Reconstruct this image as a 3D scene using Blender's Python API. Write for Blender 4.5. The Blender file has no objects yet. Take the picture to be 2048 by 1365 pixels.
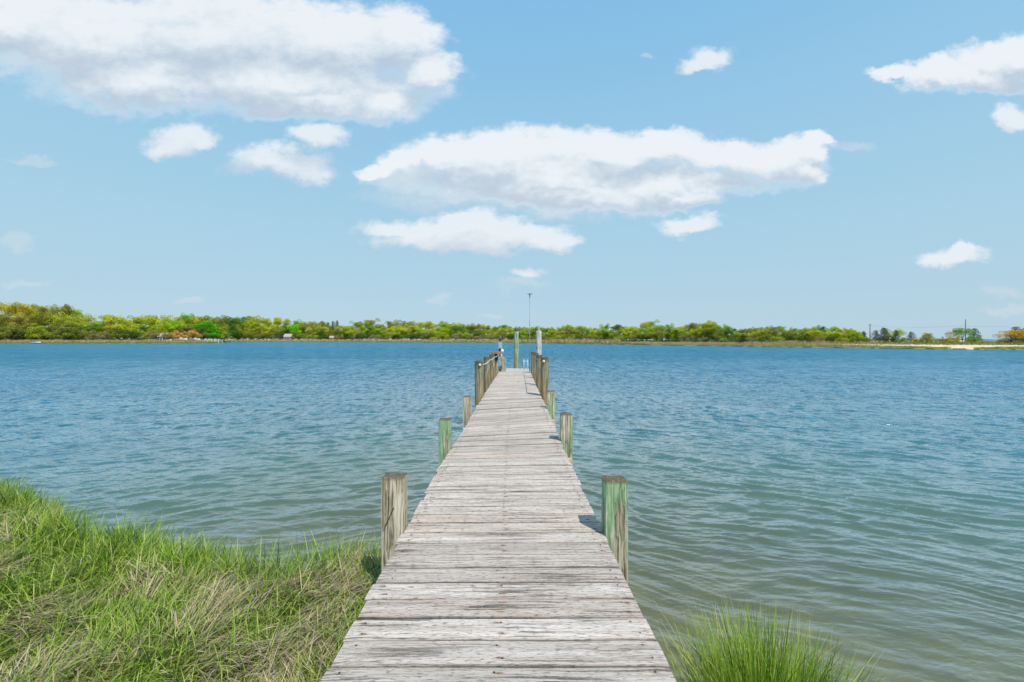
import bpy, bmesh, math, random
import numpy as np
from mathutils import Vector, Matrix, noise as mnoise
random.seed(7); RS = np.random.RandomState(11)
sc = bpy.context.scene
col = bpy.data.collections.new("scene"); sc.collection.children.link(col)
F = 865.0; HZ = 680.5; EYE = 1.97            # focal length (photo px), horizon row, eye above water
def U(px): return (px - 1024.0) / F
def P(px, py, Y): return Vector((U(px) * Y, Y, EYE - (py - HZ) * Y / F))

# ------------------------------------------------------------------ helpers
def tag(o, label=None, cat=None, group=None, kind=None):
    if label: o['label'] = label
    if cat: o['category'] = cat
    if group: o['group'] = group
    if kind: o['kind'] = kind
    return o
def empty(name, loc=(0, 0, 0), rz=0.0):
    o = bpy.data.objects.new(name, None); col.objects.link(o)
    o.location = loc; o.rotation_euler = (0, 0, rz); o.empty_display_size = .2
    return o
def link(name, me, mat, parent=None):
    if mat is not None:
        me.materials.clear(); me.materials.append(mat)
    o = bpy.data.objects.new(name, me); col.objects.link(o)
    if parent is not None: o.parent = parent
    return o
def np_mesh(name, V, Fq, smooth=False, attrs=None):
    """V (n,3), Fq (m,4) quads or (m,3) tris"""
    V = np.asarray(V, dtype=np.float32); Fq = np.asarray(Fq, dtype=np.int32)
    me = bpy.data.meshes.new(name)
    k = Fq.shape[1]; m = len(Fq)
    me.vertices.add(len(V)); me.vertices.foreach_set('co', V.ravel())
    me.loops.add(m * k); me.loops.foreach_set('vertex_index', Fq.ravel())
    me.polygons.add(m); me.polygons.foreach_set('loop_start', np.arange(0, m * k, k, dtype=np.int32))
    me.polygons.foreach_set('loop_total', np.full(m, k, dtype=np.int32))
    me.polygons.foreach_set('use_smooth', np.full(m, smooth, dtype=bool))
    if attrs:
        for an, arr in attrs.items():
            arr = np.asarray(arr, dtype=np.float32)
            if arr.ndim == 1:
                a = me.attributes.new(an, 'FLOAT', 'POINT'); a.data.foreach_set('value', arr)
            else:
                a = me.attributes.new(an, 'FLOAT_VECTOR', 'POINT'); a.data.foreach_set('vector', arr.ravel())
    me.update(); me.validate()
    return me
class MB:
    def __init__(s): s.bm = bmesh.new()
    def box(s, c, size, rot=None, bev=0.0):
        r = bmesh.ops.create_cube(s.bm, size=1.0)
        vs = r['verts']
        M = Matrix.Translation(Vector(c)) @ (rot.to_4x4() if rot else Matrix.Identity(4)) @ Matrix.Diagonal((size[0], size[1], size[2], 1))
        bmesh.ops.transform(s.bm, matrix=M, verts=vs)
        if bev > 0:
            es = list({e for v in vs for e in v.link_edges})
            bmesh.ops.bevel(s.bm, geom=es, offset=bev, segments=2, affect='EDGES')
        return s
    def tube(s, pts, r, n=8, cap=True):
        pts = [Vector(p) for p in pts]; rings = []
        rr = r if isinstance(r, (list, tuple)) else [r] * len(pts)
        for i, p in enumerate(pts):
            d = (pts[min(i + 1, len(pts) - 1)] - pts[max(i - 1, 0)]).normalized()
            a = d.cross(Vector((0, 0, 1)))
            if a.length < .05: a = d.cross(Vector((0, 1, 0)))
            a.normalize(); b = d.cross(a)
            rings.append([s.bm.verts.new(p + (a * math.cos(t) + b * math.sin(t)) * rr[i]) for t in [2 * math.pi * k / n for k in range(n)]])
        for i in range(len(rings) - 1):
            for k in range(n):
                s.bm.faces.new((rings[i][k], rings[i][(k + 1) % n], rings[i + 1][(k + 1) % n], rings[i + 1][k]))
        if cap:
            s.bm.faces.new(rings[0][::-1]); s.bm.faces.new(rings[-1])
        return s
    def lathe(s, prof, c=(0, 0, 0), n=20):
        c = Vector(c); rings = []
        for (r, z) in prof:
            rings.append([s.bm.verts.new(c + Vector((r * math.cos(2 * math.pi * k / n), r * math.sin(2 * math.pi * k / n), z))) for k in range(n)])
        for i in range(len(rings) - 1):
            for k in range(n):
                s.bm.faces.new((rings[i][k], rings[i][(k + 1) % n], rings[i + 1][(k + 1) % n], rings[i + 1][k]))
        s.bm.faces.new(rings[0][::-1]); s.bm.faces.new(rings[-1])
        return s
    def build(s, name, mat, parent=None, smooth=False):
        bmesh.ops.recalc_face_normals(s.bm, faces=s.bm.faces)
        me = bpy.data.meshes.new(name); s.bm.to_mesh(me); s.bm.free()
        if smooth:
            me.polygons.foreach_set('use_smooth', [True] * len(me.polygons))
        return link(name, me, mat, parent)

# value noise (numpy)
def _h(ix, iy, seed):
    n = (ix.astype(np.int64) * 374761393 + iy.astype(np.int64) * 668265263 + seed * 1442695041) & 0xffffffff
    n = ((n ^ (n >> 13)) * 1274126177) & 0xffffffff
    return ((n ^ (n >> 16)) & 0xffff) / 65535.0
def vnoise(x, y, seed=0):
    x = np.asarray(x, float); y = np.asarray(y, float)
    ix = np.floor(x); iy = np.floor(y); fx = x - ix; fy = y - iy
    fx = fx * fx * (3 - 2 * fx); fy = fy * fy * (3 - 2 * fy)
    a = _h(ix, iy, seed); b = _h(ix + 1, iy, seed); c = _h(ix, iy + 1, seed); d = _h(ix + 1, iy + 1, seed)
    return (a * (1 - fx) + b * fx) * (1 - fy) + (c * (1 - fx) + d * fx) * fy
def fbm(x, y, seed=0, o=4):
    s = 0; a = .5; t = 0
    for k in range(o):
        s = s + a * vnoise(x * 2 ** k, y * 2 ** k, seed + k); t += a; a *= .5
    return s / t

# ------------------------------------------------------------------ node helpers
class NT:
    def __init__(s, nt): s.nt = nt
    def n(s, t, **kw):
        nd = s.nt.nodes.new(t)
        for k, v in kw.items(): setattr(nd, k, v)
        return nd
    def set(s, sock, v):
        if hasattr(v, 'is_linked') or isinstance(v, bpy.types.NodeSocket): s.nt.links.new(v, sock)
        else: sock.default_value = v
    def math(s, op, a, b=0.0, c=None, clamp=False):
        nd = s.n('ShaderNodeMath', operation=op); nd.use_clamp = clamp
        s.set(nd.inputs[0], a); s.set(nd.inputs[1], b)
        if c is not None: s.set(nd.inputs[2], c)
        return nd.outputs[0]
    def vm(s, op, a, b=None, scale=None):
        nd = s.n('ShaderNodeVectorMath', operation=op)
        s.set(nd.inputs[0], a)
        if b is not None: s.set(nd.inputs[1], b)
        if scale is not None: s.set(nd.inputs['Scale'], scale)
        return nd.outputs['Value'] if op in ('LENGTH', 'DOT_PRODUCT', 'DISTANCE') else nd.outputs[0]
    def mr(s, v, a, b, c=0.0, d=1.0, interp='SMOOTHSTEP'):
        nd = s.n('ShaderNodeMapRange', interpolation_type=interp)
        s.set(nd.inputs[0], v); s.set(nd.inputs[1], a); s.set(nd.inputs[2], b); s.set(nd.inputs[3], c); s.set(nd.inputs[4], d)
        return nd.outputs[0]
    def mix(s, f, a, b, blend='MIX'):
        nd = s.n('ShaderNodeMix', data_type='RGBA', blend_type=blend)
        s.set(nd.inputs[0], f)
        s.set(nd.inputs[6], (*a, 1) if isinstance(a, tuple) and len(a) == 3 else a)
        s.set(nd.inputs[7], (*b, 1) if isinstance(b, tuple) and len(b) == 3 else b)
        return nd.outputs[2]
    def noise(s, vec, scale, detail=4, rough=.55, dist=0.0, w=None):
        nd = s.n('ShaderNodeTexNoise')
        s.set(nd.inputs['Vector'], vec); nd.inputs['Scale'].default_value = scale
        nd.inputs['Detail'].default_value = detail; nd.inputs['Roughness'].default_value = rough
        nd.inputs['Distortion'].default_value = dist
        return nd
    def ramp(s, v, stops, interp='LINEAR'):
        nd = s.n('ShaderNodeValToRGB'); cr = nd.color_ramp; cr.interpolation = interp
        while len(cr.elements) < len(stops): cr.elements.new(.5)
        for e, (p, c) in zip(cr.elements, stops):
            e.position = p; e.color = (*c, 1) if len(c) == 3 else c
        s.set(nd.inputs[0], v)
        return nd.outputs[0]
    def scalev(s, v, xyz):
        nd = s.n('ShaderNodeMapping'); s.set(nd.inputs['Vector'], v); nd.inputs['Scale'].default_value = xyz
        return nd.outputs[0]
    def xyz(s, v):
        nd = s.n('ShaderNodeSeparateXYZ'); s.set(nd.inputs[0], v); return nd.outputs
    def comb(s, x, y, z):
        nd = s.n('ShaderNodeCombineXYZ'); s.set(nd.inputs[0], x); s.set(nd.inputs[1], y); s.set(nd.inputs[2], z); return nd.outputs[0]
    def bump(s, h, strength=.5, dist=.01):
        nd = s.n('ShaderNodeBump'); nd.inputs['Strength'].default_value = strength; nd.inputs['Distance'].default_value = dist
        s.set(nd.inputs['Height'], h); return nd.outputs[0]
def mat(name):
    m = bpy.data.materials.new(name); m.use_nodes = True; m.node_tree.nodes.clear()
    t = NT(m.node_tree); out = t.n('ShaderNodeOutputMaterial')
    return m, t, out
def principled(t, out, color, rough=.8, normal=None, spec=.2, metal=0.0):
    b = t.n('ShaderNodeBsdfPrincipled')
    t.set(b.inputs['Base Color'], (*color, 1) if isinstance(color, tuple) and len(color) == 3 else color)
    t.set(b.inputs['Roughness'], rough); b.inputs['Specular IOR Level'].default_value = spec; b.inputs['Metallic'].default_value = metal
    if normal is not None: t.set(b.inputs['Normal'], normal)
    t.nt.links.new(b.outputs[0], out.inputs[0]); return b
def srgb(r, g, b):
    f = lambda c: (c / 255 / 12.92) if c / 255 <= .04045 else ((c / 255 + .055) / 1.055) ** 2.4
    return (f(r), f(g), f(b))
def simple(name, c, rough=.6, var=.25, scale=12, metal=0.0, spec=.3):
    m, t, out = mat(name); tc = t.n('ShaderNodeTexCoord').outputs['Object']
    n = t.noise(tc, scale, 5, .6).outputs[0]
    c2 = tuple(x * (1 - var) for x in c); c3 = tuple(min(1, x * (1 + var)) for x in c)
    principled(t, out, t.mix(t.mr(n, .35, .65), c2, c3), rough, t.bump(n, .2, .004), spec, metal)
    return m

# ------------------------------------------------------------------ deck curves
def interp(x, xs, ys): return float(np.interp(x, xs, ys))
CXY = [0, 1.545, 3.97, 5.3, 7.7, 17.9, 20]; CXX = [-.046, -.050, -.0643, -.0600, -.030, .118, .148]
def cx(y): return interp(y, CXY, CXX)
DZY = [0, 8, 12, 19.4, 21]; DZ = [0, 0, -.03, -.078, -.09]
RLY = [0, 2.5, 4, 5.2, 6.3, 8.2, 9.8, 12, 22]; RL = [.003, .004, .012, .035, .066, .055, .016, .004, .0]
DECK = EYE - 1.222; HW = .636
def dz(y, x): return DECK + interp(y, DZY, DZ) + interp(y, RLY, RL) * (x - cx(y)) + .006 * math.sin(y * 1.9)
EDGE = lambda y, s: cx(y) + s * HW

# ------------------------------------------------------------------ wood materials
def mat_planks():
    m, t, out = mat('weathered_planks')
    a = t.n('ShaderNodeAttribute', attribute_name='wood'); v = a.outputs['Vector']     # x along, y across 0..1, z plank id
    s = t.xyz(v)
    idn = t.n('ShaderNodeTexWhiteNoise', noise_dimensions='1D'); t.set(idn.inputs['W'], s[2]); rc = idn.outputs['Color']; rv = idn.outputs['Value']
    rxyz = t.xyz(rc)
    # grain space, offset per plank
    gx = t.math('ADD', s[0], t.math('MULTIPLY', rv, 37.0)); gy = t.math('ADD', t.math('MULTIPLY', s[1], .1427), t.math('MULTIPLY', s[2], 3.17))
    base = t.comb(gx, gy, 0.0)
    warp = t.noise(t.scalev(base, (1.2, 9, 1)), 1.0, 3, .5)
    wy = t.math('MULTIPLY', t.math('SUBTRACT', warp.outputs[0], .5), .035)
    # knots
    vk = t.n('ShaderNodeTexVoronoi', feature='F1'); t.set(vk.inputs['Vector'], t.scalev(base, (1.6, 5.5, 1))); vk.inputs['Scale'].default_value = 1.0
    kd = vk.outputs['Distance']
    knot = t.mr(kd, .05, .26, 1, 0)
    kring = t.math('MULTIPLY', t.math('SINE', t.math('MULTIPLY', kd, 95.0)), knot)
    gv = t.comb(gx, t.math('ADD', t.math('ADD', gy, wy), t.math('MULTIPLY', knot, .018)), 0.0)
    g1 = t.noise(t.scalev(gv, (2.2, 95, 1)), 1.0, 5, .65).outputs[0]
    g2 = t.noise(t.scalev(gv, (7, 420, 1)), 1.0, 3, .6).outputs[0]
    g3 = t.noise(t.scalev(gv, (1.1, 26, 1)), 1.0, 4, .6).outputs[0]
    crack = t.noise(t.scalev(gv, (1.5, 60, 1)), 1.0, 6, .72).outputs[0]
    ck = t.math('MULTIPLY', t.mr(crack, .54, .60), t.mr(t.noise(t.scalev(base, (2.1, 8, 1)), 1.0, 3).outputs[0], .38, .62))
    pits = t.mr(t.noise(t.scalev(gv, (26, 210, 1)), 1.0, 2, .5).outputs[0], .58, .68)
    tone = t.math('ADD', t.math('MULTIPLY', g1, .5), t.math('MULTIPLY', g3, .5))
    c = t.ramp(tone, [(.35, srgb(164, 143, 127)), (.44, srgb(206, 188, 174)), (.53, srgb(227, 211, 199)), (.64, srgb(240, 227, 217))])
    # patches of worn grey / warm
    patch = t.mr(t.noise(t.scalev(base, (1.6, 10, 1)), 1.0, 4).outputs[0], .45, .7)
    c = t.mix(t.math('MULTIPLY', patch, .42), c, srgb(180, 164, 148))
    c = t.mix(t.mr(rxyz[0], .55, 1.0, 0, .22), c, srgb(172, 166, 148))
    c = t.mix(t.mr(rxyz[1], .5, 1.0, 0, .42), c, srgb(222, 194, 174))
    hsv = t.n('ShaderNodeHueSaturation'); t.set(hsv.inputs['Color'], c); t.set(hsv.inputs['Value'], t.mr(rxyz[2], 0, 1, .80, 1.04, 'LINEAR')); hsv.inputs['Saturation'].default_value = .95
    c = hsv.outputs[0]
    c = t.mix(t.mr(g2, .40, .58, .28, 0), c, srgb(128, 110, 94))
    c = t.mix(t.math('MULTIPLY', t.mr(kring, -.2, .9), .38), c, srgb(120, 110, 98))
    c = t.mix(t.mr(kd, .02, .07, .55, 0), c, srgb(92, 82, 70))
    c = t.mix(t.math('MULTIPLY', ck, .75), c, srgb(92, 79, 66))
    c = t.mix(t.math('MULTIPLY', pits, .5), c, srgb(84, 72, 60))
    # darker plank edges
    ed = t.math('ABSOLUTE', t.math('SUBTRACT', s[1], .5))
    edn = t.math('ADD', ed, t.math('MULTIPLY', t.math('SUBTRACT', g3, .5), .12))
    c = t.mix(t.mr(edn, .44, .52, 0, .78), c, srgb(84, 74, 64))
    # rust round the nails : three nail lines, two nails per plank
    rust = None
    for ux, amp in ((-.575, 1.0), (0.0, 1.15), (.575, 1.0)):
        for uy in (.26, .76):
            jx = t.math('MULTIPLY', t.math('SUBTRACT', rxyz[0 if uy < .5 else 1], .5), .05)
            dx = t.math('DIVIDE', t.math('SUBTRACT', t.math('SUBTRACT', s[0], ux), jx), .019 * amp)
            dy = t.math('DIVIDE', t.math('SUBTRACT', s[1], uy), .055)
            d = t.math('SQRT', t.math('ADD', t.math('MULTIPLY', dx, dx), t.math('MULTIPLY', dy, dy)))
            r = t.mr(t.math('ADD', d, t.math('MULTIPLY', t.math('SUBTRACT', g1, .5), 1.6)), .25, 1.5, 1, 0)
            r = t.math('MULTIPLY', r, t.mr(rxyz[(0, 1, 2)[int(ux * 2) % 3]], .1, .8, .3, 1))
            rust = r if rust is None else t.math('MAXIMUM', rust, r)
    c = t.mix(t.math('MULTIPLY', rust, .8), c, t.mix(rust, srgb(176, 140, 108), srgb(122, 66, 34)))
    # faint dark line down the middle of the deck where boards are nailed
    h = t.math('SUBTRACT', t.math('ADD', t.math('MULTIPLY', g1, .5), t.math('MULTIPLY', g2, .25)), t.math('ADD', t.math('MULTIPLY', ck, .9), t.math('MULTIPLY', pits, .35)))
    principled(t, out, c, .9, t.bump(h, 1.0, .009), .05)
    return m
M_PLANK = mat_planks()

def mat_post(name, green):
    """square timber: object space, grain along z; attribute 'paint' = green mask weight"""
    m, t, out = mat(name); tc = t.n('ShaderNodeTexCoord').outputs['Object']
    oi = t.n('ShaderNodeObjectInfo'); rnd = oi.outputs['Random']
    off = t.comb(t.math('MULTIPLY', rnd, 9), t.math('MULTIPLY', rnd, 5), t.math('MULTIPLY', rnd, 7))
    v = t.vm('ADD', tc, off); s = t.xyz(tc)
    w = t.noise(t.scalev(v, (3.0, 3.0, 1.8)), 1.0, 3).outputs['Color']
    vw = t.vm('ADD', v, t.vm('SCALE', t.vm('SUBTRACT', w, (.5, .5, .5)), scale=.07))
    g1 = t.noise(t.scalev(vw, (70, 70, 2.5)), 1.0, 5, .6).outputs[0]
    g2 = t.noise(t.scalev(vw, (260, 260, 8)), 1.0, 3, .6).outputs[0]
    g3 = t.noise(t.scalev(vw, (16, 16, 2)), 1.0, 4).outputs[0]
    ck = t.mr(t.noise(t.scalev(vw, (34, 34, 1.3)), 1.0, 5, .7).outputs[0], .565, .62)
    c = t.ramp(g1, [(.36, srgb(120, 108, 84)), (.48, srgb(184, 172, 148)), (.62, srgb(222, 212, 190))])
    c = t.mix(t.mr(g3, .45, .68, 0, .5), c, srgb(150, 128, 92))
    if green:
        gm = t.math('ADD', t.math('MULTIPLY', s[2], 1.7 * green[1]), t.math('MULTIPLY', t.math('SUBTRACT', g3, .5), 3.0))
        gm = t.math('SUBTRACT', gm, t.math('MULTIPLY', s[0], green[2]))
        gm = t.mr(gm, green[0] - .12, green[0] + .14)
        gc = t.ramp(g1, [(.34, srgb(86, 124, 82)), (.48, srgb(130, 172, 126)), (.66, srgb(178, 206, 168))])
        c = t.mix(t.math('MULTIPLY', gm, green[3]), c, gc)
    c = t.mix(t.mr(g2, .35, .6, .3, 0), c, srgb(84, 78, 60))
    c = t.mix(t.math('MULTIPLY', ck, .6), c, srgb(78, 68, 54))
    # dark weathered end grain and stained rim near top (object origin = top)
    nz = t.xyz(t.n('ShaderNodeNewGeometry').outputs['Normal'])[2]
    lich = t.noise(t.scalev(v, (45, 45, 45)), 1.0, 5, .7).outputs[0]
    topc = t.ramp(lich, [(.35, srgb(66, 58, 48)), (.52, srgb(118, 106, 90)), (.68, srgb(170, 160, 142))])
    c = t.mix(t.mr(nz, .45, .75), c, topc)
    rim = t.mr(t.math('ADD', s[2], t.math('MULTIPLY', t.math('SUBTRACT', g1, .5), .05)), -.03, -.004)
    c = t.mix(t.math('MULTIPLY', rim, .6), c, srgb(98, 86, 68))
    # tide stain towards the water
    h = t.math('SUBTRACT', t.math('ADD', t.math('MULTIPLY', g1, .6), t.math('MULTIPLY', g2, .3)), ck)
    principled(t, out, c, .85, t.bump(h, .8, .006), .12)
    return m
M_POST = mat_post('bare_post_wood', None)
M_POST_G1 = mat_post('green_post_wood', (-.62, 1.0, -1.2, .85))
M_POST_G2 = mat_post('strong_green_post_wood', (-.95, 1.0, 2.0, .85))
M_POST_G3 = mat_post('faint_green_post_wood', (.42, -1.0, 1.5, .7))

def mat_piling():
    m, t, out = mat('round_piling_wood'); tc = t.n('ShaderNodeTexCoord').outputs['Object']
    rnd = t.n('ShaderNodeObjectInfo').outputs['Random']
    v = t.vm('ADD', tc, t.comb(t.math('MULTIPLY', rnd, 9), 0.0, t.math('MULTIPLY', rnd, 7)))
    g1 = t.noise(t.scalev(v, (34, 34, 2)), 1.0, 5, .65).outputs[0]
    g2 = t.noise(t.scalev(v, (7, 7, 3)), 1.0, 5, .65).outputs[0]
    bl = t.noise(t.scalev(v, (26, 26, 20)), 1.0, 4, .6).outputs[0]
    ck = t.mr(t.noise(t.scalev(v, (26, 26, .9)), 1.0, 4, .6).outputs[0], .6, .67)
    z = t.xyz(tc)[2]
    c = t.ramp(g1, [(.36, srgb(84, 74, 58)), (.5, srgb(140, 129, 106)), (.62, srgb(186, 175, 152))])
    c = t.mix(t.mr(g2, .42, .66, 0, .6), c, srgb(122, 128, 92))
    c = t.mix(t.mr(t.math('ADD', z, t.math('MULTIPLY', g2, .8)), -.5, .2, .45, 0), c, srgb(158, 124, 74))
    c = t.mix(t.mr(bl, .55, .7, 0, .45), c, srgb(74, 66, 52))
    c = t.mix(t.math('MULTIPLY', ck, .75), c, srgb(38, 34, 28))
    rim = t.mr(t.math('ADD', z, t.math('MULTIPLY', t.math('SUBTRACT', g1, .5), .5)), -.14, .0)
    c = t.mix(t.math('MULTIPLY', rim, .75), c, srgb(58, 48, 40))
    principled(t, out, c, .85, t.bump(t.math('SUBTRACT', g1, ck), .8, .01), .12)
    return m
M_PILE = mat_piling()
def mat_mooring(name, a, b, c_):
    m, t, out = mat(name); tc = t.n('ShaderNodeTexCoord').outputs['Object']
    g1 = t.noise(t.scalev(tc, (22, 22, 1.6)), 1.0, 5, .65).outputs[0]
    g2 = t.noise(t.scalev(tc, (9, 9, 4)), 1.0, 5, .7).outputs[0]
    z = t.xyz(tc)[2]
    c = t.ramp(g1, [(.38, a), (.5, b), (.62, c_)])
    c = t.mix(t.mr(z, -2.2, -.9, .6, 0), c, srgb(150, 128, 70))
    c = t.mix(t.mr(g2, .56, .64, 0, .75), c, srgb(96, 88, 70))
    principled(t, out, c, .85, t.bump(g1, .8, .012), .12)
    return m
M_MOOR_G = mat_mooring('green_piling_wood', srgb(84, 112, 84), srgb(136, 156, 122), srgb(184, 190, 160))
M_MOOR_W = mat_mooring('pale_piling_wood', srgb(128, 122, 108), srgb(184, 178, 164), srgb(220, 216, 206))
M_BEAM = simple('beam_wood', srgb(196, 186, 166), .85, .2, 9)

# ------------------------------------------------------------------ dock
dock = tag(empty('dock', (0, 0, 0)), 'long narrow weathered grey wooden dock running straight out over the bay', 'dock')
PITCH = .1427
def build_boards():
    V = []; Q = []; A = []
    NX = 30
    y = .62; pid = 0
    while y < 19.35:
        w = PITCH - .0055 + random.uniform(-.003, .0015)
        yc = y + PITCH / 2
        th = .036; tilt = random.gauss(0, .006); lift = random.gauss(0, .0012); skew = random.gauss(0, .0022)
        if yc > 4.5 and yc < 10: lift += random.gauss(0, .003); tilt += random.gauss(0, .018)
        e0 = -HW + random.gauss(0, .004); e1 = HW + random.gauss(0, .004)
        if random.random() < .08: e0 += random.choice((-.012, .01))
        if random.random() < .08: e1 += random.choice((.012, -.01))
        bow = random.gauss(0, .0018)
        prof = [(-.5, -th), (-.5, -.005), (-.47, -.0008), (-.2, .0012), (0, .0016), (.2, .0012), (.47, -.0008), (.5, -.005), (.5, -th)]
        ys = [p[0] for p in prof]
        b = len(V); K = len(prof)
        for i in range(NX + 1):
            u = e0 + (e1 - e0) * i / NX
            for (py, pz) in prof:
                e = abs(py)
                jy = (mnoise.noise(Vector((u * 5, pid * 3.1, 1 if py < 0 else 9))) * .0016 + (mnoise.noise(Vector((u * 23, pid * 3.1, 1 if py < 0 else 9))) * .0007)) if e >= .47 else 0
                yy = yc + py * w + jy + skew * u + bow * (1 - (u / HW) ** 2)
                X = cx(yc) + u
                jz = mnoise.noise(Vector((u * 2.2, pid * 1.7, 5))) * .0015
                zz = dz(yy, X) + pz + lift + tilt * (py * w) + jz
                # rounded ends
                if i in (0, NX) and pz > -.02: zz -= .003
                V.append((X, yy, zz)); A.append((u, py + .5, pid))
        for i in range(NX):
            for k in range(K - 1):
                Q.append((b + i * K + k, b + (i + 1) * K + k, b + (i + 1) * K + k + 1, b + i * K + k + 1))
            Q.append((b + i * K, b + i * K + K - 1, b + (i + 1) * K + K - 1, b + (i + 1) * K))
        for i in (0, NX):
            o = b + i * K
            Q += [(o, o + 1, o + 7, o + 8), (o + 1, o + 2, o + 6, o + 7), (o + 2, o + 3, o + 5, o + 6)] if i == 0 else [(o + 8, o + 7, o + 1, o), (o + 7, o + 6, o + 2, o + 1), (o + 6, o + 5, o + 3, o + 2)]
        y += PITCH; pid += 1
    me = np_mesh('decking', V, Q, False, {'wood': np.array(A)})
    bm = bmesh.new(); bm.from_mesh(me); bmesh.ops.recalc_face_normals(bm, faces=bm.faces); bm.to_mesh(me); bm.free()
    o = link('decking', me, M_PLANK, dock)
    o['label'] = 'weathered grey cross boards with rusty nails'
    return y
YEND = build_boards()
# nails
M_RUST = simple('rusty_iron', srgb(96, 58, 38), .8, .3, 60, .4)
nb = MB(); y = .62; k = 0
while y < 8.5:
    for ux in (-.575, 0.0, .575):
        for uy in (.26, .76):
            if random.random() < .12: continue
            yy = y + PITCH * uy; X = cx(yy) + ux + random.gauss(0, .009)
            nb.lathe([(.0042, -.002), (.004, .0008), (.0025, .0014)], (X, yy, dz(yy, X) + .0018), 8)
    y += PITCH
nl = nb.build('nail', M_RUST, dock); nl['kind'] = 'stuff'
# stringers under the boards
def strip(name, x_off, w, z0, z1, y0, y1, m):
    V = []; Q = []; n = 60
    for i in range(n + 1):
        y = y0 + (y1 - y0) * i / n; X = cx(y) + x_off
        zt = dz(y, X)
        V += [(X - w / 2, y, zt + z0), (X + w / 2, y, zt + z0), (X + w / 2, y, zt + z1), (X - w / 2, y, zt + z1)]
    for i in range(n):
        a = 4 * i
        for k in range(4):
            Q.append((a + k, a + (k + 1) % 4, a + 4 + (k + 1) % 4, a + 4 + k))
    Q += [(0, 3, 2, 1), (4 * n, 4 * n + 1, 4 * n + 2, 4 * n + 3)]
    me = np_mesh(name, V, Q)
    bm = bmesh.new(); bm.from_mesh(me); bmesh.ops.recalc_face_normals(bm, faces=bm.faces); bm.to_mesh(me); bm.free()
    link(name, me, m, dock)
for xo in (-.595, 0, .595): strip('stringer', xo, .04, -.043, -.19, .63, YEND - .01, M_BEAM)

def rough_box(w, d, h, seed, amp=.004, nz=16):
    """box w x d, top at z=0, bottom at -h, with worn edges"""
    NXY = 5; V = {}; verts = []; Q = []
    def key(i, j, k): return (i, j, k)
    def vid(i, j, k):
        kk = (i, j, k)
        if kk not in V:
            x = (i / NXY - .5) * w; y = (j / NXY - .5) * d; z = -h * (k / nz) ** 1.5
            # round vertical edges
            if i in (0, NXY) and j in (0, NXY): x *= .95; y *= .95
            if k == 0:
                x *= .975; y *= .975
            p = Vector((x * 12 + seed * 7, y * 12, z * 4))
            n = mnoise.noise_vector(p); n2 = mnoise.noise_vector(p * 3.1)
            x += n.x * amp + n2.x * amp * .4; y += n.y * amp + n2.y * amp * .4
            if k == 0:
                z += n2.z * amp * 1.4 + n.z * amp
                if i in (0, NXY) or j in (0, NXY): z -= .006 + abs(n2.x) * .008
            V[kk] = len(verts); verts.append((x, y, z))
        return V[kk]
    for k in range(nz):
        for i in range(NXY):
            Q.append((vid(i, 0, k + 1), vid(i + 1, 0, k + 1), vid(i + 1, 0, k), vid(i, 0, k)))
            Q.append((vid(i, NXY, k), vid(i + 1, NXY, k), vid(i + 1, NXY, k + 1), vid(i, NXY, k + 1)))
        for j in range(NXY):
            Q.append((vid(0, j, k), vid(0, j + 1, k), vid(0, j + 1, k + 1), vid(0, j, k + 1)))
            Q.append((vid(NXY, j, k + 1), vid(NXY, j + 1, k + 1), vid(NXY, j + 1, k), vid(NXY, j, k)))
    for i in range(NXY):
        for j in range(NXY):
            Q.append((vid(i, j, 0), vid(i + 1, j, 0), vid(i + 1, j + 1, 0), vid(i, j + 1, 0)))
    return verts, Q
def sq_post(x, yf, top, m, label, seed, w=.14, rz=0):
    v, q = rough_box(w, .14, top + .9, seed)
    o = link('square_post', np_mesh('square_post', v, q, False), m, dock)
    o.location = (x, yf + .07, top); o.rotation_euler = (0, 0, rz); o['label'] = label
    return o
g = .004
posts = [
    (-1, 2.76, .338, M_POST, 'bare grey square post with bent spike, nearest on left edge', 1, .142),
    (-1, 4.93, .325, M_POST_G2, 'green stained square post on left edge', 2, .14),
    (-1, 7.15, .30, M_POST, 'bare pale square post on left edge, third from shore', 3, .14),
    (1, 2.69, .338, M_POST_G1, 'square post with bright green face, nearest on right edge', 4, .145),
    (1, 5.13, .335, M_POST_G3, 'brown square post with green foot on right edge', 5, .14),
    (1, 7.45, .335, M_POST_G3, 'pale green square post on right edge, third from shore', 6, .14)]
for s, yf, h, m, lb, sd, w in posts:
    X = EDGE(yf + .1, s) + s * (w / 2 + g)
    top = EYE - {1: .880, 2: .905, 3: .932, 4: .880, 5: .882, 6: .880}[sd]
    sq_post(X, yf, top, m, lb, sd, w)
    if sd == 1:
        b = MB(); b.tube([(X + .012, yf - .012, top - .195), (X - .035, yf - .02, top - .30)], .0028, 6); b.tube([(X + .012, yf - .012, top - .195), (X + .02, yf + .01, top - .19)], .0028, 6)
        b.build('bent_spike', M_RUST, dock)
# cross beams carrying the stringers, just in front of each pair of posts
for yl, yr in ((3.14, 3.07), (4.93, 5.13), (7.15, 7.45)):
    a = Vector((EDGE(yl, -1) - .135, yl - .03, 0)); b = Vector((EDGE(yr, 1) + .137, yr - .03, 0))
    c = (a + b) / 2; d = b - a; ang = math.atan2(d.y, d.x)
    zt = dz((yl + yr) / 2, cx(yl)) - (.193 if yl > 4 else .20)
    roll = math.atan(interp((yl + yr) / 2, RLY, RL))
    mb = MB(); mb.box((0, 0, 0), (d.length, .045, .17), bev=.004)
    o = mb.build('cross_beam', M_BEAM, dock); o.location = (c.x, c.y, zt - .085); o.rotation_euler = (0, -roll, ang)

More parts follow.
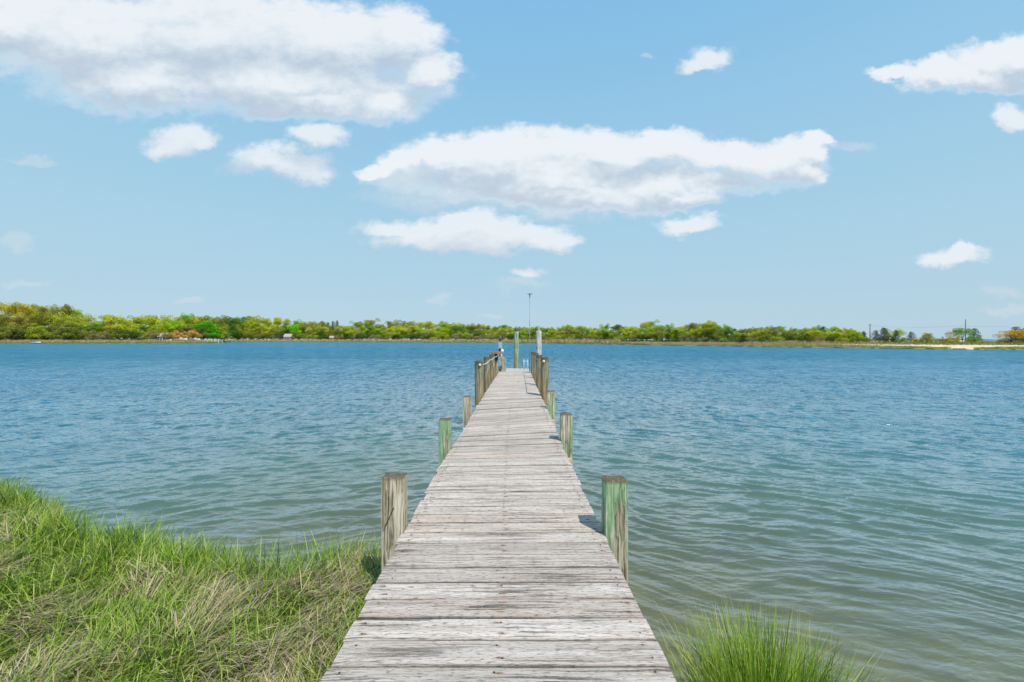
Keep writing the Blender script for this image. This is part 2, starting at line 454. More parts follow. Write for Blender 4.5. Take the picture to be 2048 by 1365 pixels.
def round_pile(r, h, seed, n=28, nz=22, taper=.0, lean=(0, 0)):
    V = []; Q = []
    for k in range(nz + 1):
        z = -h * (k / nz) ** 1.3
        for i in range(n):
            a = 2 * math.pi * i / n
            rr = r * (1 + taper * (-z)) * (1 + .05 * mnoise.noise(Vector((math.cos(a) * 1.5 + seed * 5, math.sin(a) * 1.5, z * .8))) + .03 * mnoise.noise(Vector((math.cos(a) * 6, math.sin(a) * 6 + seed, z * 2))))
            if k == 0: rr *= .93
            V.append((rr * math.cos(a) + lean[0] * z, rr * math.sin(a) + lean[1] * z, z - (.0 if k else .0)))
    b = len(V)
    for j, f in enumerate((.8, .45)):
        for i in range(n):
            a = 2 * math.pi * i / n
            V.append((r * .93 * f * math.cos(a), r * .93 * f * math.sin(a), .012 + .018 * mnoise.noise(Vector((math.cos(a) * 3 * f, math.sin(a) * 3 * f, seed)))))
    V.append((0, 0, .012))
    for k in range(nz):
        for i in range(n):
            j = (i + 1) % n
            Q.append((k * n + i, (k + 1) * n + i, (k + 1) * n + j, k * n + j))
    for i in range(n):
        j = (i + 1) % n
        Q.append((i, j, b + j, b + i)); Q.append((b + i, b + j, b + n + j, b + n + i))
        Q.append((b + n + i, b + n + j, len(V) - 1, len(V) - 1))
    bm = bmesh.new(); vs = [bm.verts.new(p) for p in V]
    for q in Q:
        q2 = list(dict.fromkeys(q)); bm.faces.new([vs[i] for i in q2])
    bmesh.ops.recalc_face_normals(bm, faces=bm.faces)
    me = bpy.data.meshes.new('piling'); bm.to_mesh(me); bm.free()
    me.polygons.foreach_set('use_smooth', [True] * len(me.polygons)); return me
piles = {}
ORD = ['nearest', 'second', 'third', 'farthest']
for s in (-1, 1):
    for i, y in enumerate((9.55, 12.0, 14.4, 16.9)):
        r = .090; drop = ({-1: (.47, .475, .49, .50), 1: (.39, .43, .44, .47)}[s])[i]
        X = EDGE(y, s) + s * (r + .004) + random.gauss(0, .004)
        me = round_pile(r, EYE - drop + .9, i + 10 * s, taper=.02)
        o = link('round_piling', me, M_PILE, dock); o.location = (X, y, EYE - drop); o.rotation_euler = (random.gauss(0, .006), random.gauss(0, .008), 0)
        o['label'] = 'round dark topped piling, %s of four on %s edge' % (ORD[i], 'left' if s < 0 else 'right')
        piles[(s, i)] = (X, y, EYE - drop)
# beams by pilings
for i, y in enumerate((9.55, 12.0, 14.4, 16.9)):
    z = dz(y, cx(y)) - .193
    mb = MB(); mb.box((cx(y), y - .12, z - .085), (1.58, .045, .17), bev=.004); mb.build('cross_beam', M_BEAM, dock)
# end trim board
mb = MB(); mb.box((cx(19.4), YEND + .024, dz(19.4, cx(19.4)) - .06), (1.30, .04, .16), bev=.004)
mb.build('end_board', simple('pale_trim', srgb(214, 210, 200), .7, .1, 8), dock)
# short rail post near far end on the left
v, q = rough_box(.085, .085, .74, 31); o = link('rail_post', np_mesh('rail_post', v, q), M_POST, dock)
o.location = (-.345, 17.55, dz(17.5, -.3) + .64)
v, q = rough_box(.05, .09, .72, 33); o = link('rail_brace', np_mesh('rail_brace', v, q), M_POST_G3, dock)
o.location = (-.275, 17.62, dz(17.5, -.3) + .60)

# ropes strung between pilings
M_ROPE_D = simple('weathered_rope', srgb(132, 122, 104), .9, .2, 200)
M_ROPE = simple('pale_rope', srgb(214, 206, 190), .9, .12, 200)
for s in (-1, 1):
    b = MB(); pts = []
    P4 = [piles[(s, i)] for i in range(4)]
    X0 = P4[0][0] - s * .03; a0 = Vector((X0, P4[0][1] - .098, P4[0][2] - .075))
    anchors = [a0] + [Vector((p[0] - s * .092, p[1], p[2] - .07)) for p in P4[0:]]
    for i in range(len(anchors) - 1):
        A, B = anchors[i], anchors[i + 1]; n = 14
        for k in range(n):
            t_ = k / n; q_ = A.lerp(B, t_); q_.z -= (0 if i == 0 else .028) * 4 * t_ * (1 - t_); pts.append(q_)
    pts.append(anchors[-1]); b.tube(pts, .0085, 6)
    r_ = tag(b.build('rope', M_ROPE if s < 0 else M_ROPE_D, None, True), 'pale rope strung along the %s row of round pilings' % ('left' if s < 0 else 'right'), 'rope')
    k_ = MB(); bm_ = k_.bm; bmesh.ops.create_icosphere(bm_, subdivisions=2, radius=.030, matrix=Matrix.Translation(a0 + Vector((0, -.012, 0))))
    k_.build('rope_knot', M_ROPE, r_, True)

# mooring pilings beyond the dock end
M_CAP_D = simple('dark_green_cap', srgb(62, 84, 78), .5, .3, 20)
M_CAP_W = simple('grey_metal_cap', srgb(150, 158, 162), .4, .2, 20, .3)
def mooring(px, Y, pytop, r, m, mc, label, seed, capr):
    p = P(px, pytop, Y); t_ = tag(empty('mooring_piling', (p.x, Y, 0)), label, 'piling', 'tall mooring pilings beyond the dock end')
    o = link('pile', round_pile(r, p.z + 1.2, seed, taper=.01), m, t_); o.location = (0, 0, p.z)
    b = MB(); b.lathe([(capr, .004), (capr * 1.02, .05), (capr * .55, .16), (capr * .2, .26), (.004, .29)], (0, 0, p.z + .005), 18)
    b.build('cone_cap', mc, t_, True)
mooring(1032.5, 23.0, 664, .128, M_MOOR_G, M_CAP_D, 'tall green stained mooring piling with dark cone cap, straight beyond dock end', 51, .085)
mooring(1077.5, 20.6, 662.5, .128, M_MOOR_W, M_CAP_W, 'tall pale whitish mooring piling with grey cone cap, right of dock end', 52, .075)

# thin pole with flat head
M_POLE = simple('grey_metal_pole', srgb(140, 142, 142), .45, .15, 4, .4)
M_BLACK = simple('black_plastic', srgb(30, 32, 36), .5, .3, 20)
pp = P(1059, 745, 17.4); ptop = P(1059.6, 589, 17.4)
pole = tag(empty('thin_pole', (pp.x, pp.y, DECK - .05)), 'very tall thin metal pole with small black T shaped head at dock edge', 'pole')
b = MB(); b.tube([(0, 0, -.5), (0, 0, 1.2), (ptop.x - pp.x, 0, ptop.z - DECK - .05)], [.017, .015, .011], 10); b.build('shaft', M_POLE, pole, True)
hz = ptop.z - DECK + .06
b = MB(); b.box((ptop.x - pp.x, 0, hz), (.19, .05, .022), bev=.005); b.tube([(ptop.x - pp.x, 0, hz - .15), (ptop.x - pp.x, 0, hz)], [.013, .022], 10); b.build('pole_head', M_BLACK, pole)

# swim ladder
M_WHITE = simple('white_paint', (.78, .79, .78), .4, .06, 6)
M_LAD = simple('dull_white_tube', srgb(205, 214, 220), .5, .08, 6)
lad = tag(empty('swim_ladder', (0.0, 0, 0)), 'white tube swim ladder rails standing up at right of dock end', 'ladder')
zl = dz(19.4, .6)
for X in (.53, .70):
    b = MB(); b.tube([(X, YEND - .28, zl + .004), (X, YEND - .26, zl + .36), (X, YEND - .12, zl + .43), (X, YEND + .05, zl + .36), (X, YEND + .08, zl - .2), (X, YEND + .09, -.6)], .014, 8)
    b.build('rail', M_LAD, lad, True)
b = MB(); b.tube([(.53, YEND - .26, zl + .36), (.70, YEND - .26, zl + .36)], .010, 8); b.build('cross_tube', M_LAD, lad, True)
for z in (zl - .15, zl - .42, zl - .69):
    b = MB(); b.tube([(.53, YEND + .085, z), (.70, YEND + .085, z)], .012, 8); b.build('rung', M_LAD, lad, True)

# power pedestal with louvred lamp
M_PED = simple('grey_green_cast_metal', srgb(156, 172, 176), .5, .12, 10, .1)
M_PEDD = simple('dark_teal_metal', srgb(66, 92, 96), .5, .2, 10)
YP = 17.9; pz = P(1000.5, 684, YP)
ped = tag(empty('power_pedestal', (pz.x, YP, 0)), 'grey dock power pedestal topped by round louvred lamp, left of dock end', 'pedestal')
b = MB(); b.box((0, 0, (pz.z + .75) / 2 + .0), (.16, .15, pz.z - .75), bev=.008); o = b.build('housing', M_PED, ped)
b = MB(); b.box((0, 0, .12), (.1, .1, 1.25), bev=.004); b.build('stand', M_POST, ped)
lampz = pz.z
b = MB(); b.lathe([(.035, .002), (.03, .05), (.055, .06), (.085, .075), (.06, .085), (.055, .10), (.088, .112), (.06, .125), (.055, .14), (.09, .152), (.075, .185), (.04, .205), (.008, .212)], (-.005, 0, lampz), 22); lm = b.build('lamp', M_PEDD, ped, True)
b = MB(); b.lathe([(.058, 0), (.058, .012), (.056, .014)], (-.005, 0, lampz + .126), 22); b.build('lens_ring', M_WHITE, lm, True)
b = MB(); b.box((-.01, -.10, pz.z - .33), (.09, .045, .11), bev=.01); b.build('outlet_cover', M_BLACK, ped)
b = MB(); b.lathe([(.0, -.03), (.05, -.03), (.062, -.015), (.065, .02), (.05, .05), (.02, .06)], (0, 0, 0), 18); o = b.build('round_meter', M_WHITE, ped, True); o.location = (.085, -.10, pz.z - .37); o.rotation_euler = (math.radians(70), 0, 0)
b = MB(); b.tube([(.06, -.09, pz.z - .42), (.055, -.09, pz.z - .75)], .016, 8); b.build('conduit', M_WHITE, ped, True)
# little bait shelf
M_BROWN = simple('brown_stained_wood', srgb(168, 120, 84), .8, .25, 14)
sh = P(991.5, 704.5, 16.2)
shelf = tag(empty('bait_table', (sh.x, 16.2, sh.z)), 'small brown wooden bait table fixed behind the left pilings', 'table')
b = MB(); b.box((0, 0, -.03), (.40, .36, .05), bev=.006); b.box((0, -.17, .005), (.40, .02, .03), bev=.003); b.box((0, .17, .005), (.40, .02, .03), bev=.003); b.build('table_top', M_BROWN, shelf)
for X in (-.13, .15):
    b = MB(); b.box((X, .05, -.115), (.045, .3, .12), bev=.003); b.build('bracket', M_BROWN, shelf)
# hose coil and dark cover on the farthest left piling
X4, Y4, Z4 = piles[(-1, 3)]
b = MB(); pts = []
for k in range(90):
    a = k * 2 * math.pi / 22; pts.append((.085 * math.cos(a) + random.gauss(0, .002), .012 * math.sin(k * .8) - .003 * (k / 22), .11 * math.sin(a)))
b.tube(pts, .010, 6); hose = tag(b.build('hose_coil', simple('grey_green_hose', srgb(120, 146, 134), .5, .2, 30), None, True), 'coiled grey green hose hung on the farthest left piling', 'hose')
hose.location = (X4 + .12, Y4 - .10, Z4 - .13)
b = MB(); b.box((0, 0, 0), (.15, .10, .26), bev=.02); bag = tag(b.build('black_bucket_bag', M_BLACK, None), 'black cover hanging on the piling below the brown bait table', 'cover')
bag.location = (X4 + .01, Y4 - .155, Z4 - .17)

# ------------------------------------------------------------------ near bank (left of the dock) 
BX = [-14, -8, -5.22, -4.4, -3.74, -3.2, -2.79, -2.36, -2.02, -1.66, -1.5, -1.15, -.95, -.6, -.2, .3, .8, 1.6, 3, 6, 14]
BY = [8.6, 5.9, 4.7, 4.2, 3.86, 3.80, 3.74, 3.5, 3.44, 3.4, 3.46, 3.5, 3.46, 2.7, 2.0, 1.65, 1.5, 1.42, 1.3, 1.1, .5]
def bank_edge(x): return np.interp(x, BX, BY)
def bank_z(x, y):
    e = bank_edge(x) + (fbm(x * 2.3, y * 0 + 1, 3, 3) - .5) * .25 - y      # >0 inland
    base = np.clip(e * 1.1, -1.0, .12) 
    mound = (fbm(x * 1.1, y * 1.1, 21, 3) - .5) * .28 + (fbm(x * 4.2, y * 4.2, 5, 3) - .5) * .10
    inl = np.clip((e + .02) / .35, 0, 1)
    right = np.clip((x + .3) / .8, 0, 1)
    z = base * 1.0 + inl * (mound * (1 - .6 * right) + .07)
    under = np.minimum(e, 0)
    z = np.where(e < 0, -.02 + under * .22 - .05 * (1 - np.exp(under * 3)), z)
    return np.maximum(z, -1.6), e
def build_bank():
    xs = np.concatenate([np.linspace(-14, -6.5, 30, endpoint=False), np.linspace(-6.5, 3.5, 260), np.linspace(3.7, 16, 30)])
    ys = np.concatenate([np.linspace(-8, .4, 20, endpoint=False), np.linspace(.4, 9, 240), np.linspace(9.3, 40, 20)])
    X, Y = np.meshgrid(xs, ys); Z, e = bank_z(X, Y)
    Z = Z + (vnoise(X * 14, Y * 14, 9) - .5) * .02 * (e > -.3)
    V = np.stack([X, Y, Z], -1).reshape(-1, 3); nx = len(xs)
    i = np.arange(len(ys) - 1)[:, None] * nx + np.arange(nx - 1)[None, :]
    Q = np.stack([i, i + 1, i + 1 + nx, i + nx], -1).reshape(-1, 4)
    m, t, out = mat('bank_soil')
    tc = t.n('ShaderNodeTexCoord').outputs['Object']; z = t.xyz(tc)[2]
    n1 = t.noise(tc, 6, 6, .65).outputs[0]; n2 = t.noise(tc, 1.3, 4, .6).outputs[0]; n3 = t.noise(tc, 40, 4, .6).outputs[0]
    soil = t.ramp(n1, [(.3, srgb(46, 44, 26)), (.5, srgb(84, 80, 46)), (.7, srgb(120, 108, 74))])
    sand = t.ramp(n2, [(.38, srgb(120, 110, 74)), (.5, srgb(178, 162, 116)), (.62, srgb(226, 208, 160))])
    sand = t.mix(t.mr(n1, .5, .7, 0, .55), sand, srgb(98, 92, 56))
    c = t.mix(t.mr(z, -.06, .02), sand, soil)
    principled(t, out, c, .95, t.bump(n3, .5, .02), .05)
    o = link('ground', np_mesh('ground', V, Q, True), m); o['kind'] = 'structure'
    return o
build_bank()

# grass blades --------------------------------------------------------------
def blades(name, base, H, W, az, lean, curl, col3, S=5, twist=None, rise=None):
    """base (n,3); H length; lean 0 upright..1 flat; curl extra bend toward tip. ribbons"""
    n = len(base); T = np.linspace(0, 1, S + 1)
    dirx = np.cos(az); diry = np.sin(az)
    th0 = lean * 1.45
    pos = np.zeros((n, S + 1, 3)); p = base.copy(); pos[:, 0] = p
    for k in range(S):
        th = th0 + curl * (k / S) ** 1.2
        st = H / S
        p = p + np.stack([np.sin(th) * dirx * st, np.sin(th) * diry * st, np.cos(th) * st], -1)
        pos[:, k + 1] = p
    sa = az + (twist if twist is not None else RS.uniform(.9, 2.2, n))
    side = np.stack([np.cos(sa), np.sin(sa), RS.uniform(-.25, .25, n)], -1)
    wprof = np.array([.75, 1.0, .95, .8, .5, .06])[:S + 1] if S == 5 else np.array([.8, 1.0, .7, .05])[:S + 1]
    wd = W[:, None] * wprof[None, :]
    L = pos - side[:, None, :] * wd[..., None] * .5; R = pos + side[:, None, :] * wd[..., None] * .5
    V = np.stack([L, R], 2).reshape(-1, 3)
    b = np.arange(n)[:, None] * (S + 1) * 2 + np.arange(S)[None, :] * 2
    Q = np.stack([b, b + 1, b + 3, b + 2], -1).reshape(-1, 4)
    C = np.repeat(col3, (S + 1) * 2, axis=0)
    tt = np.tile(np.repeat(T, 2), n)
    return np_mesh(name, V, Q, False, {'tint': C, 'along': tt})
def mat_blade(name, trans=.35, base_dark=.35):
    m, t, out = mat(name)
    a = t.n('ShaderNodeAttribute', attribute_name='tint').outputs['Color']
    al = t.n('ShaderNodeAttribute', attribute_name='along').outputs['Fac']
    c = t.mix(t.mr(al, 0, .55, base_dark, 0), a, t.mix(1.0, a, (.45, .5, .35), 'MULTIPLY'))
    d = t.n('ShaderNodeBsdfPrincipled'); t.set(d.inputs['Base Color'], c); d.inputs['Roughness'].default_value = .55; d.inputs['Specular IOR Level'].default_value = .25
    tr = t.n('ShaderNodeBsdfTranslucent'); t.set(tr.inputs[0], c)
    mx = t.n('ShaderNodeMixShader'); mx.inputs[0].default_value = trans
    t.nt.links.new(d.outputs[0], mx.inputs[1]); t.nt.links.new(tr.outputs[0], mx.inputs[2]); t.nt.links.new(mx.outputs[0], out.inputs[0])
    return m
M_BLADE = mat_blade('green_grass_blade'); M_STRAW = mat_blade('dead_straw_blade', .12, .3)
def mixc(a, b, t): t = t[:, None]; return np.array(a)[None] * (1 - t) + np.array(b)[None] * t
def green_cols(n, k):
    r = RS.uniform(0, 1, n)
    c = mixc(srgb(94, 132, 28), srgb(172, 198, 68), r)
    y = RS.uniform(0, 1, n) < .25
    c[y] = mixc(srgb(168, 186, 70), srgb(206, 212, 116), RS.uniform(0, 1, y.sum()))
    d = RS.uniform(0, 1, n) < .16
    c[d] = mixc(srgb(40, 74, 22), srgb(74, 112, 30), RS.uniform(0, 1, d.sum()))
    return c
def scatter(n, x0, x1, y0, y1, cond):
    xs = []; ys = []; tot = 0
    while tot < n:
        # denser near the camera-side is not needed; uniform in plan
        x = RS.uniform(x0, x1, 60000); y = RS.uniform(y0, y1, 60000)
        k = cond(x, y); x = x[k]; y = y[k]; xs.append(x); ys.append(y); tot += len(x)
    return np.concatenate(xs)[:n], np.concatenate(ys)[:n]
def under_dock(x, y): return (x > -.78) & (x < .70)
def land(x, y, inset=0.0):
    z, e = bank_z(x, y); return (e > inset) & ~under_dock(x, y)
# green standing grass, in patches
def cond_g(x, y):
    z, e = bank_z(x, y)
    patch = fbm(x * 2.6, y * 2.6, 77, 3)
    edge = np.clip(1 - e / .55, 0, 1); nd = np.clip((x + 1.5) / .7, 0, 1) * .5
    pr = np.clip((patch - .34) * 4.2, .35, 1) + edge * .7 + nd
    return (e > -.05) & (RS.uniform(0, 1, len(x)) < pr) & (x < -.76) & (y > .85 + .55 * (x > -5.5) - 1.1 * (x < -7)) & (np.abs(x) < 1.9 * y + 3)
x, y = scatter(78000, -10.5, -.76, -.2, 7.4, cond_g)
z, e = bank_z(x, y); n = len(x)
edge = np.clip(1 - e / .5, 0, 1)
flow = .9 + (fbm(x * .8, y * .8, 31, 2) - .5) * 5.0
az = np.where(RS.uniform(0, 1, n) < .3, flow, RS.uniform(0, 6.28, n))
hmul = .65 + .7 * fbm(x * 2.2, y * 2.2, 91, 2)
H = RS.uniform(.07, .25, n) * hmul * (1 + .8 * edge)
lean = np.clip(RS.beta(1.4, 2.2, n) * (1 - .6 * edge), 0, .95); curl = RS.uniform(.1, 2.0, n) * (1 - .65 * edge)
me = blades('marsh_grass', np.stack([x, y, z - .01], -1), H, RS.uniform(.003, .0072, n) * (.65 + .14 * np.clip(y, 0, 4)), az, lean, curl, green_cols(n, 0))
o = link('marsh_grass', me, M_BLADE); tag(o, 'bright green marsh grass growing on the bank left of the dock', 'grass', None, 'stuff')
# dead matted straw
def cond_s(x, y):
    z, e = bank_z(x, y); patch = fbm(x * 2.6, y * 2.6, 77, 3)
    pr = np.clip((.56 - patch) * 4.0, .10, 1)
    return (e > .12) & (RS.uniform(0, 1, len(x)) < pr) & (x < -.80) & (y > .85 + .55 * (x > -5.5) - 1.1 * (x < -7)) & (np.abs(x) < 1.9 * y + 3)
x, y = scatter(46000, -10.5, -.80, -.2, 7.4, cond_s)
z, e = bank_z(x, y); n = len(x)
flow = .95 + (fbm(x * 1.9, y * 1.9, 31, 3) - .5) * 6.5
az = flow + RS.normal(0, .42, n) + np.where(RS.uniform(0, 1, n) < .35, RS.uniform(-1.5, 1.5, n), 0)
H = RS.uniform(.05, .25, n) * np.clip(.35 + .22 * y, .5, 1.1)
lean = RS.uniform(.62, .98, n); curl = RS.uniform(-.2, .9, n)
lift = RS.uniform(0, 1, n) ** 2 * .10
c = mixc(srgb(132, 114, 80), srgb(214, 194, 148), RS.uniform(0, 1, n) ** .9)
gk = RS.uniform(0, 1, n) < .3; c[gk] = mixc(srgb(138, 124, 100), srgb(192, 178, 150), RS.uniform(0, 1, gk.sum()))
gk = RS.uniform(0, 1, n) < .12; c[gk] = mixc(srgb(150, 160, 78), srgb(190, 190, 110), RS.uniform(0, 1, gk.sum()))
me = blades('dead_straw', np.stack([x, y, z + .015 + lift], -1), H, RS.uniform(.002, .0056, n) * (.48 + .18 * np.clip(y, 0, 4)), az, lean, curl, c, twist=RS.uniform(1.2, 1.9, n))
o = link('dead_straw', me, M_STRAW); tag(o, 'flattened tan dead straw matted among the green grass on the bank', 'straw', None, 'stuff')
# tussocks on the right
def tussock(cxp, cyp, n, rx, ry, hmax, label, lmax=.5, seed=0, z0=-.02):
    a = RS.uniform(0, 6.28, n); r = RS.uniform(0, 1, n) ** .62 * np.where(RS.uniform(0, 1, n) < .10, 1.4, 1)
    x = cxp + rx * r * np.cos(a); y = cyp + ry * r * np.sin(a)
    az = a + RS.normal(0, .9, n); H = hmax * RS.uniform(.35, 1.0, n) ** .8 * (1 - .2 * r)
    lean = np.clip(.03 + r * RS.uniform(.05, lmax, n), 0, .8); curl = RS.uniform(0, .55, n) + (RS.uniform(0, 1, n) < .12) * RS.uniform(.4, 1.2, n)
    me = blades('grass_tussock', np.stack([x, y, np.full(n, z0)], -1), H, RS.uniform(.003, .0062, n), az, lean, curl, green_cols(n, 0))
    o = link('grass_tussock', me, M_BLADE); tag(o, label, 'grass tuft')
    if n < 100: return o
    nd = max(6, n // 9); a = RS.uniform(0, 6.28, nd); r = np.sqrt(RS.uniform(0, 1, nd))
    c = mixc(srgb(150, 132, 92), srgb(204, 188, 140), RS.uniform(0, 1, nd))
    me = blades('dead_blades', np.stack([cxp + rx * r * np.cos(a), cyp + ry * r * np.sin(a), np.full(nd, z0)], -1), hmax * RS.uniform(.35, .9, nd), RS.uniform(.003, .006, nd), a + RS.normal(0, .8, nd), np.clip(.2 + RS.uniform(0, .55, nd), 0, .9), RS.uniform(.2, 1.6, nd), c)
    link('dead_blades', me, M_STRAW, o); return o
tussock(1.19, 2.02, 2400, .26, .21, .76, 'dense bright green grass tuft standing in shallow water right of the dock', .38)
tussock(2.02, 1.72, 40, .12, .10, .40, 'sparse thin grass blades at lower right corner of the water', .3)
tussock(.80, 1.82, 46, .09, .16, .42, 'few thin grass blades between the dock and the dense green tuft', .7)

# ------------------------------------------------------------------ water
def build_water():
    rows = [-3000, -600, -120, -30, -8, -2, .2]
    y = .8
    while y < 45: rows.append(y); y *= 1.0036
    while y < 9000: rows.append(y); y *= 1.05
    rows = np.array(rows); NC = 1000
    s = np.concatenate([[-1] * 4, np.linspace(-1, 1, NC - 8), [1] * 4])
    ext = np.concatenate([[-400, -80, -24, -8], np.zeros(NC - 8), [8, 24, 80, 400]])
    hw = 3.0 + 1.28 * np.abs(rows)
    Y = np.repeat(rows[:, None], NC, 1); X = hw[:, None] * s[None, :] + ext[None, :]
    Z = np.zeros_like(X)
    sp = np.maximum(np.maximum(.0036 * Y, hw[:, None] * 2 / NC), .004)       # local grid spacing
    wx = (fbm(X * .5, Y * .5, 3, 3) - .5) * .9; wy = (fbm(X * .6 + 9, Y * .6, 4, 3) - .5) * .55
    Xw = X + wx; Yw = Y + wy
    fine = np.exp(-((fbm(X * .12, Y * .2, 8, 3) - .5) * 3) ** 2)
    side = np.clip(X / np.maximum(2.0 + .45 * np.abs(Y), 2.0), -1, 1)                 # crests swing left/right of the dock
    R = np.random.RandomState(5)
    for k in range(66):
        lam = .065 * (.95 / .065) ** (R.uniform() ** 1.1)
        g = R.normal(0, .22)
        kk = 2 * math.pi / lam
        amp = (.050 if lam < .34 else .050 * (.34 / lam) ** 1.0) * R.uniform(.5, 1.3) / kk
        # two lobes: left crests angle one way, right crests the other
        for sgn in (-1, 1):
            ang = g + sgn * .38
            dx, dy = math.sin(ang), math.cos(ang)
            wgt = np.clip(.5 + sgn * side * .95, .22, .95)
            ph = kk * (Xw * dx + Yw * dy) + R.uniform(0, 6.28)
            w_ = np.sin(ph) - .28 * np.cos(2 * ph)
            env = .55 + .9 * vnoise(X / (lam * 5) + k, Y / (lam * 4), 40 + k)
            fade = np.clip((lam / sp - 2.6) / 2.6, 0, 1)
            Z += amp * w_ * wgt * env * fade
    calm = np.clip((Y - 1.2) / 3.5, .25, 1)
    Z *= calm * (Y > .5) * (np.abs(ext) < 5)[None, :]
    V = np.stack([X, Y, Z], -1).reshape(-1, 3)
    i = np.arange(len(rows) - 1)[:, None] * NC + np.arange(NC - 1)[None, :]
    Q = np.stack([i, i + 1, i + 1 + NC, i + NC], -1).reshape(-1, 4)
    m, t, out = mat('bay_water')
    pos = t.n('ShaderNodeNewGeometry').outputs['Position']; s_ = t.xyz(pos)
    dist = t.vm('LENGTH', pos)
    # ripple bump that grows with distance as the modelled waves fade
    warp = t.noise(t.scalev(pos, (.25, .35, 1)), 1.0, 2)
    pv = t.vm('ADD', pos, t.vm('SCALE', t.vm('SUBTRACT', warp.outputs['Color'], (.5, .5, .5)), scale=1.2))
    b1 = t.noise(t.scalev(pv, (2.6, 6.0, 1)), 1.0, 3, .55).outputs[0]
    b2 = t.noise(t.scalev(pv, (.65, 1.5, 1)), 1.0, 3, .55).outputs[0]
    b0 = t.noise(t.scalev(pv, (14, 26, 1)), 1.0, 3, .55).outputs[0]
    h = t.math('ADD', t.math('MULTIPLY', b1, t.mr(dist, 3, 30, .014, .17, 'LINEAR')), t.math('MULTIPLY', b2, t.mr(dist, 15, 90, .0, .70, 'LINEAR')))
    h = t.math('ADD', h, t.math('MULTIPLY', b0, .005))
    bp = t.n('ShaderNodeBump'); bp.inputs['Strength'].default_value = 1.0; bp.inputs['Distance'].default_value = 1.0; t.set(bp.inputs['Height'], h)
    nrm = bp.outputs[0]
    # body colour: turbid olive in the shallows to deep blue offshore
    dd = t.math('ADD', dist, t.math('MULTIPLY', t.math('SUBTRACT', t.noise(t.scalev(pos, (.12, .12, 1)), 1.0, 3).outputs[0], .5), t.math('MULTIPLY', dist, .5)))
    lg = t.math('LOGARITHM', dd, 10.0)
    bc = t.ramp(t.mr(lg, .2, 2.6, 0, 1, 'LINEAR'), [(0.0, (.250, .210, .095)), (.14, (.180, .178, .080)), (.25, (.088, .140, .092)), (.38, (.029, .130, .162)), (.55, (.016, .152, .248)), (.75, (.020, .175, .285)), (1.0, (.030, .195, .305))])
    yy_ = s_[1]
    la = t.noise(t.scalev(pos, (4.5, 1.7, 1)), 1.0, 3, .6).outputs[0]; lb = t.noise(t.scalev(pos, (1.7, .42, 1)), 1.0, 3, .6).outputs[0]; lc = t.noise(t.scalev(pos, (.75, .10, 1)), 1.0, 3, .6).outputs[0]
    wa = t.math('MULTIPLY', t.mr(yy_, 5, 12), t.mr(yy_, 20, 40, 1, 0)); wb = t.math('MULTIPLY', t.mr(yy_, 12, 30), t.mr(yy_, 70, 130, 1, 0)); wc = t.mr(yy_, 45, 110)
    md = t.math('ADD', t.math('ADD', t.math('MULTIPLY', t.math('SUBTRACT', la, .5), wa), t.math('MULTIPLY', t.math('SUBTRACT', lb, .5), wb)), t.math('MULTIPLY', t.math('SUBTRACT', lc, .5), wc))  # stretched noise standing in for light and dark wave facets
    gust_sheen = t.noise(t.scalev(pos, (.05, .09, 1)), 1.0, 3, .5).outputs[0]
    md = t.math('ADD', t.math('MULTIPLY', md, 4.0), t.math('MULTIPLY', t.math('SUBTRACT', gust_sheen, .5), .9))
    md = t.math('MAXIMUM', t.math('ADD', 1.0, md), .25)
    bc = t.mix(t.mr(md, .3, 1.5, .0, 1.0, 'LINEAR'), t.mix(1.0, bc, (.62, .74, .84), 'MULTIPLY'), t.mix(1.0, bc, (1.18, 1.10, 1.05), 'MULTIPLY'))  # ripple light and shade painted into the body colour
    mot = t.noise(t.scalev(pos, (.9, 1.6, 1)), 1.0, 4).outputs[0]
    bc = t.mix(t.mr(mot, .35, .7, .0, .22), bc, t.mix(1.0, bc, (.6, .72, .7), 'MULTIPLY'))
    df = t.n('ShaderNodeBsdfDiffuse'); t.set(df.inputs[0], bc)
    tr = t.n('ShaderNodeBsdfTransparent'); tr.inputs[0].default_value = (.80, .86, .66, 1)
    op = t.mr(dist, 1.8, 8.0, .36, 1.0)
    m1 = t.n('ShaderNodeMixShader'); t.set(m1.inputs[0], op); t.nt.links.new(tr.outputs[0], m1.inputs[1]); t.nt.links.new(df.outputs[0], m1.inputs[2])
    gl = t.n('ShaderNodeBsdfGlossy'); gl.inputs['Roughness'].default_value = .09; gl.inputs['Color'].default_value = (1, 1, 1, 1); t.set(gl.inputs['Normal'], nrm)
    fr = t.n('ShaderNodeFresnel'); fr.inputs['IOR'].default_value = 1.33; t.set(fr.inputs['Normal'], nrm)
    frr = t.math('MINIMUM', t.math('MULTIPLY', t.math('MULTIPLY', fr.outputs[0], md), t.mr(dist, 4, 60, 2.7, 1.0)), .72)  # same noise scales the reflection, painting light and dark dashes
    m2 = t.n('ShaderNodeMixShader'); t.set(m2.inputs[0], frr); t.nt.links.new(m1.outputs[0], m2.inputs[1]); t.nt.links.new(gl.outputs[0], m2.inputs[2])
    t.nt.links.new(m2.outputs[0], out.inputs[0])
    o = link('water', np_mesh('water', V, Q, True), m); o['kind'] = 'structure'
build_water()

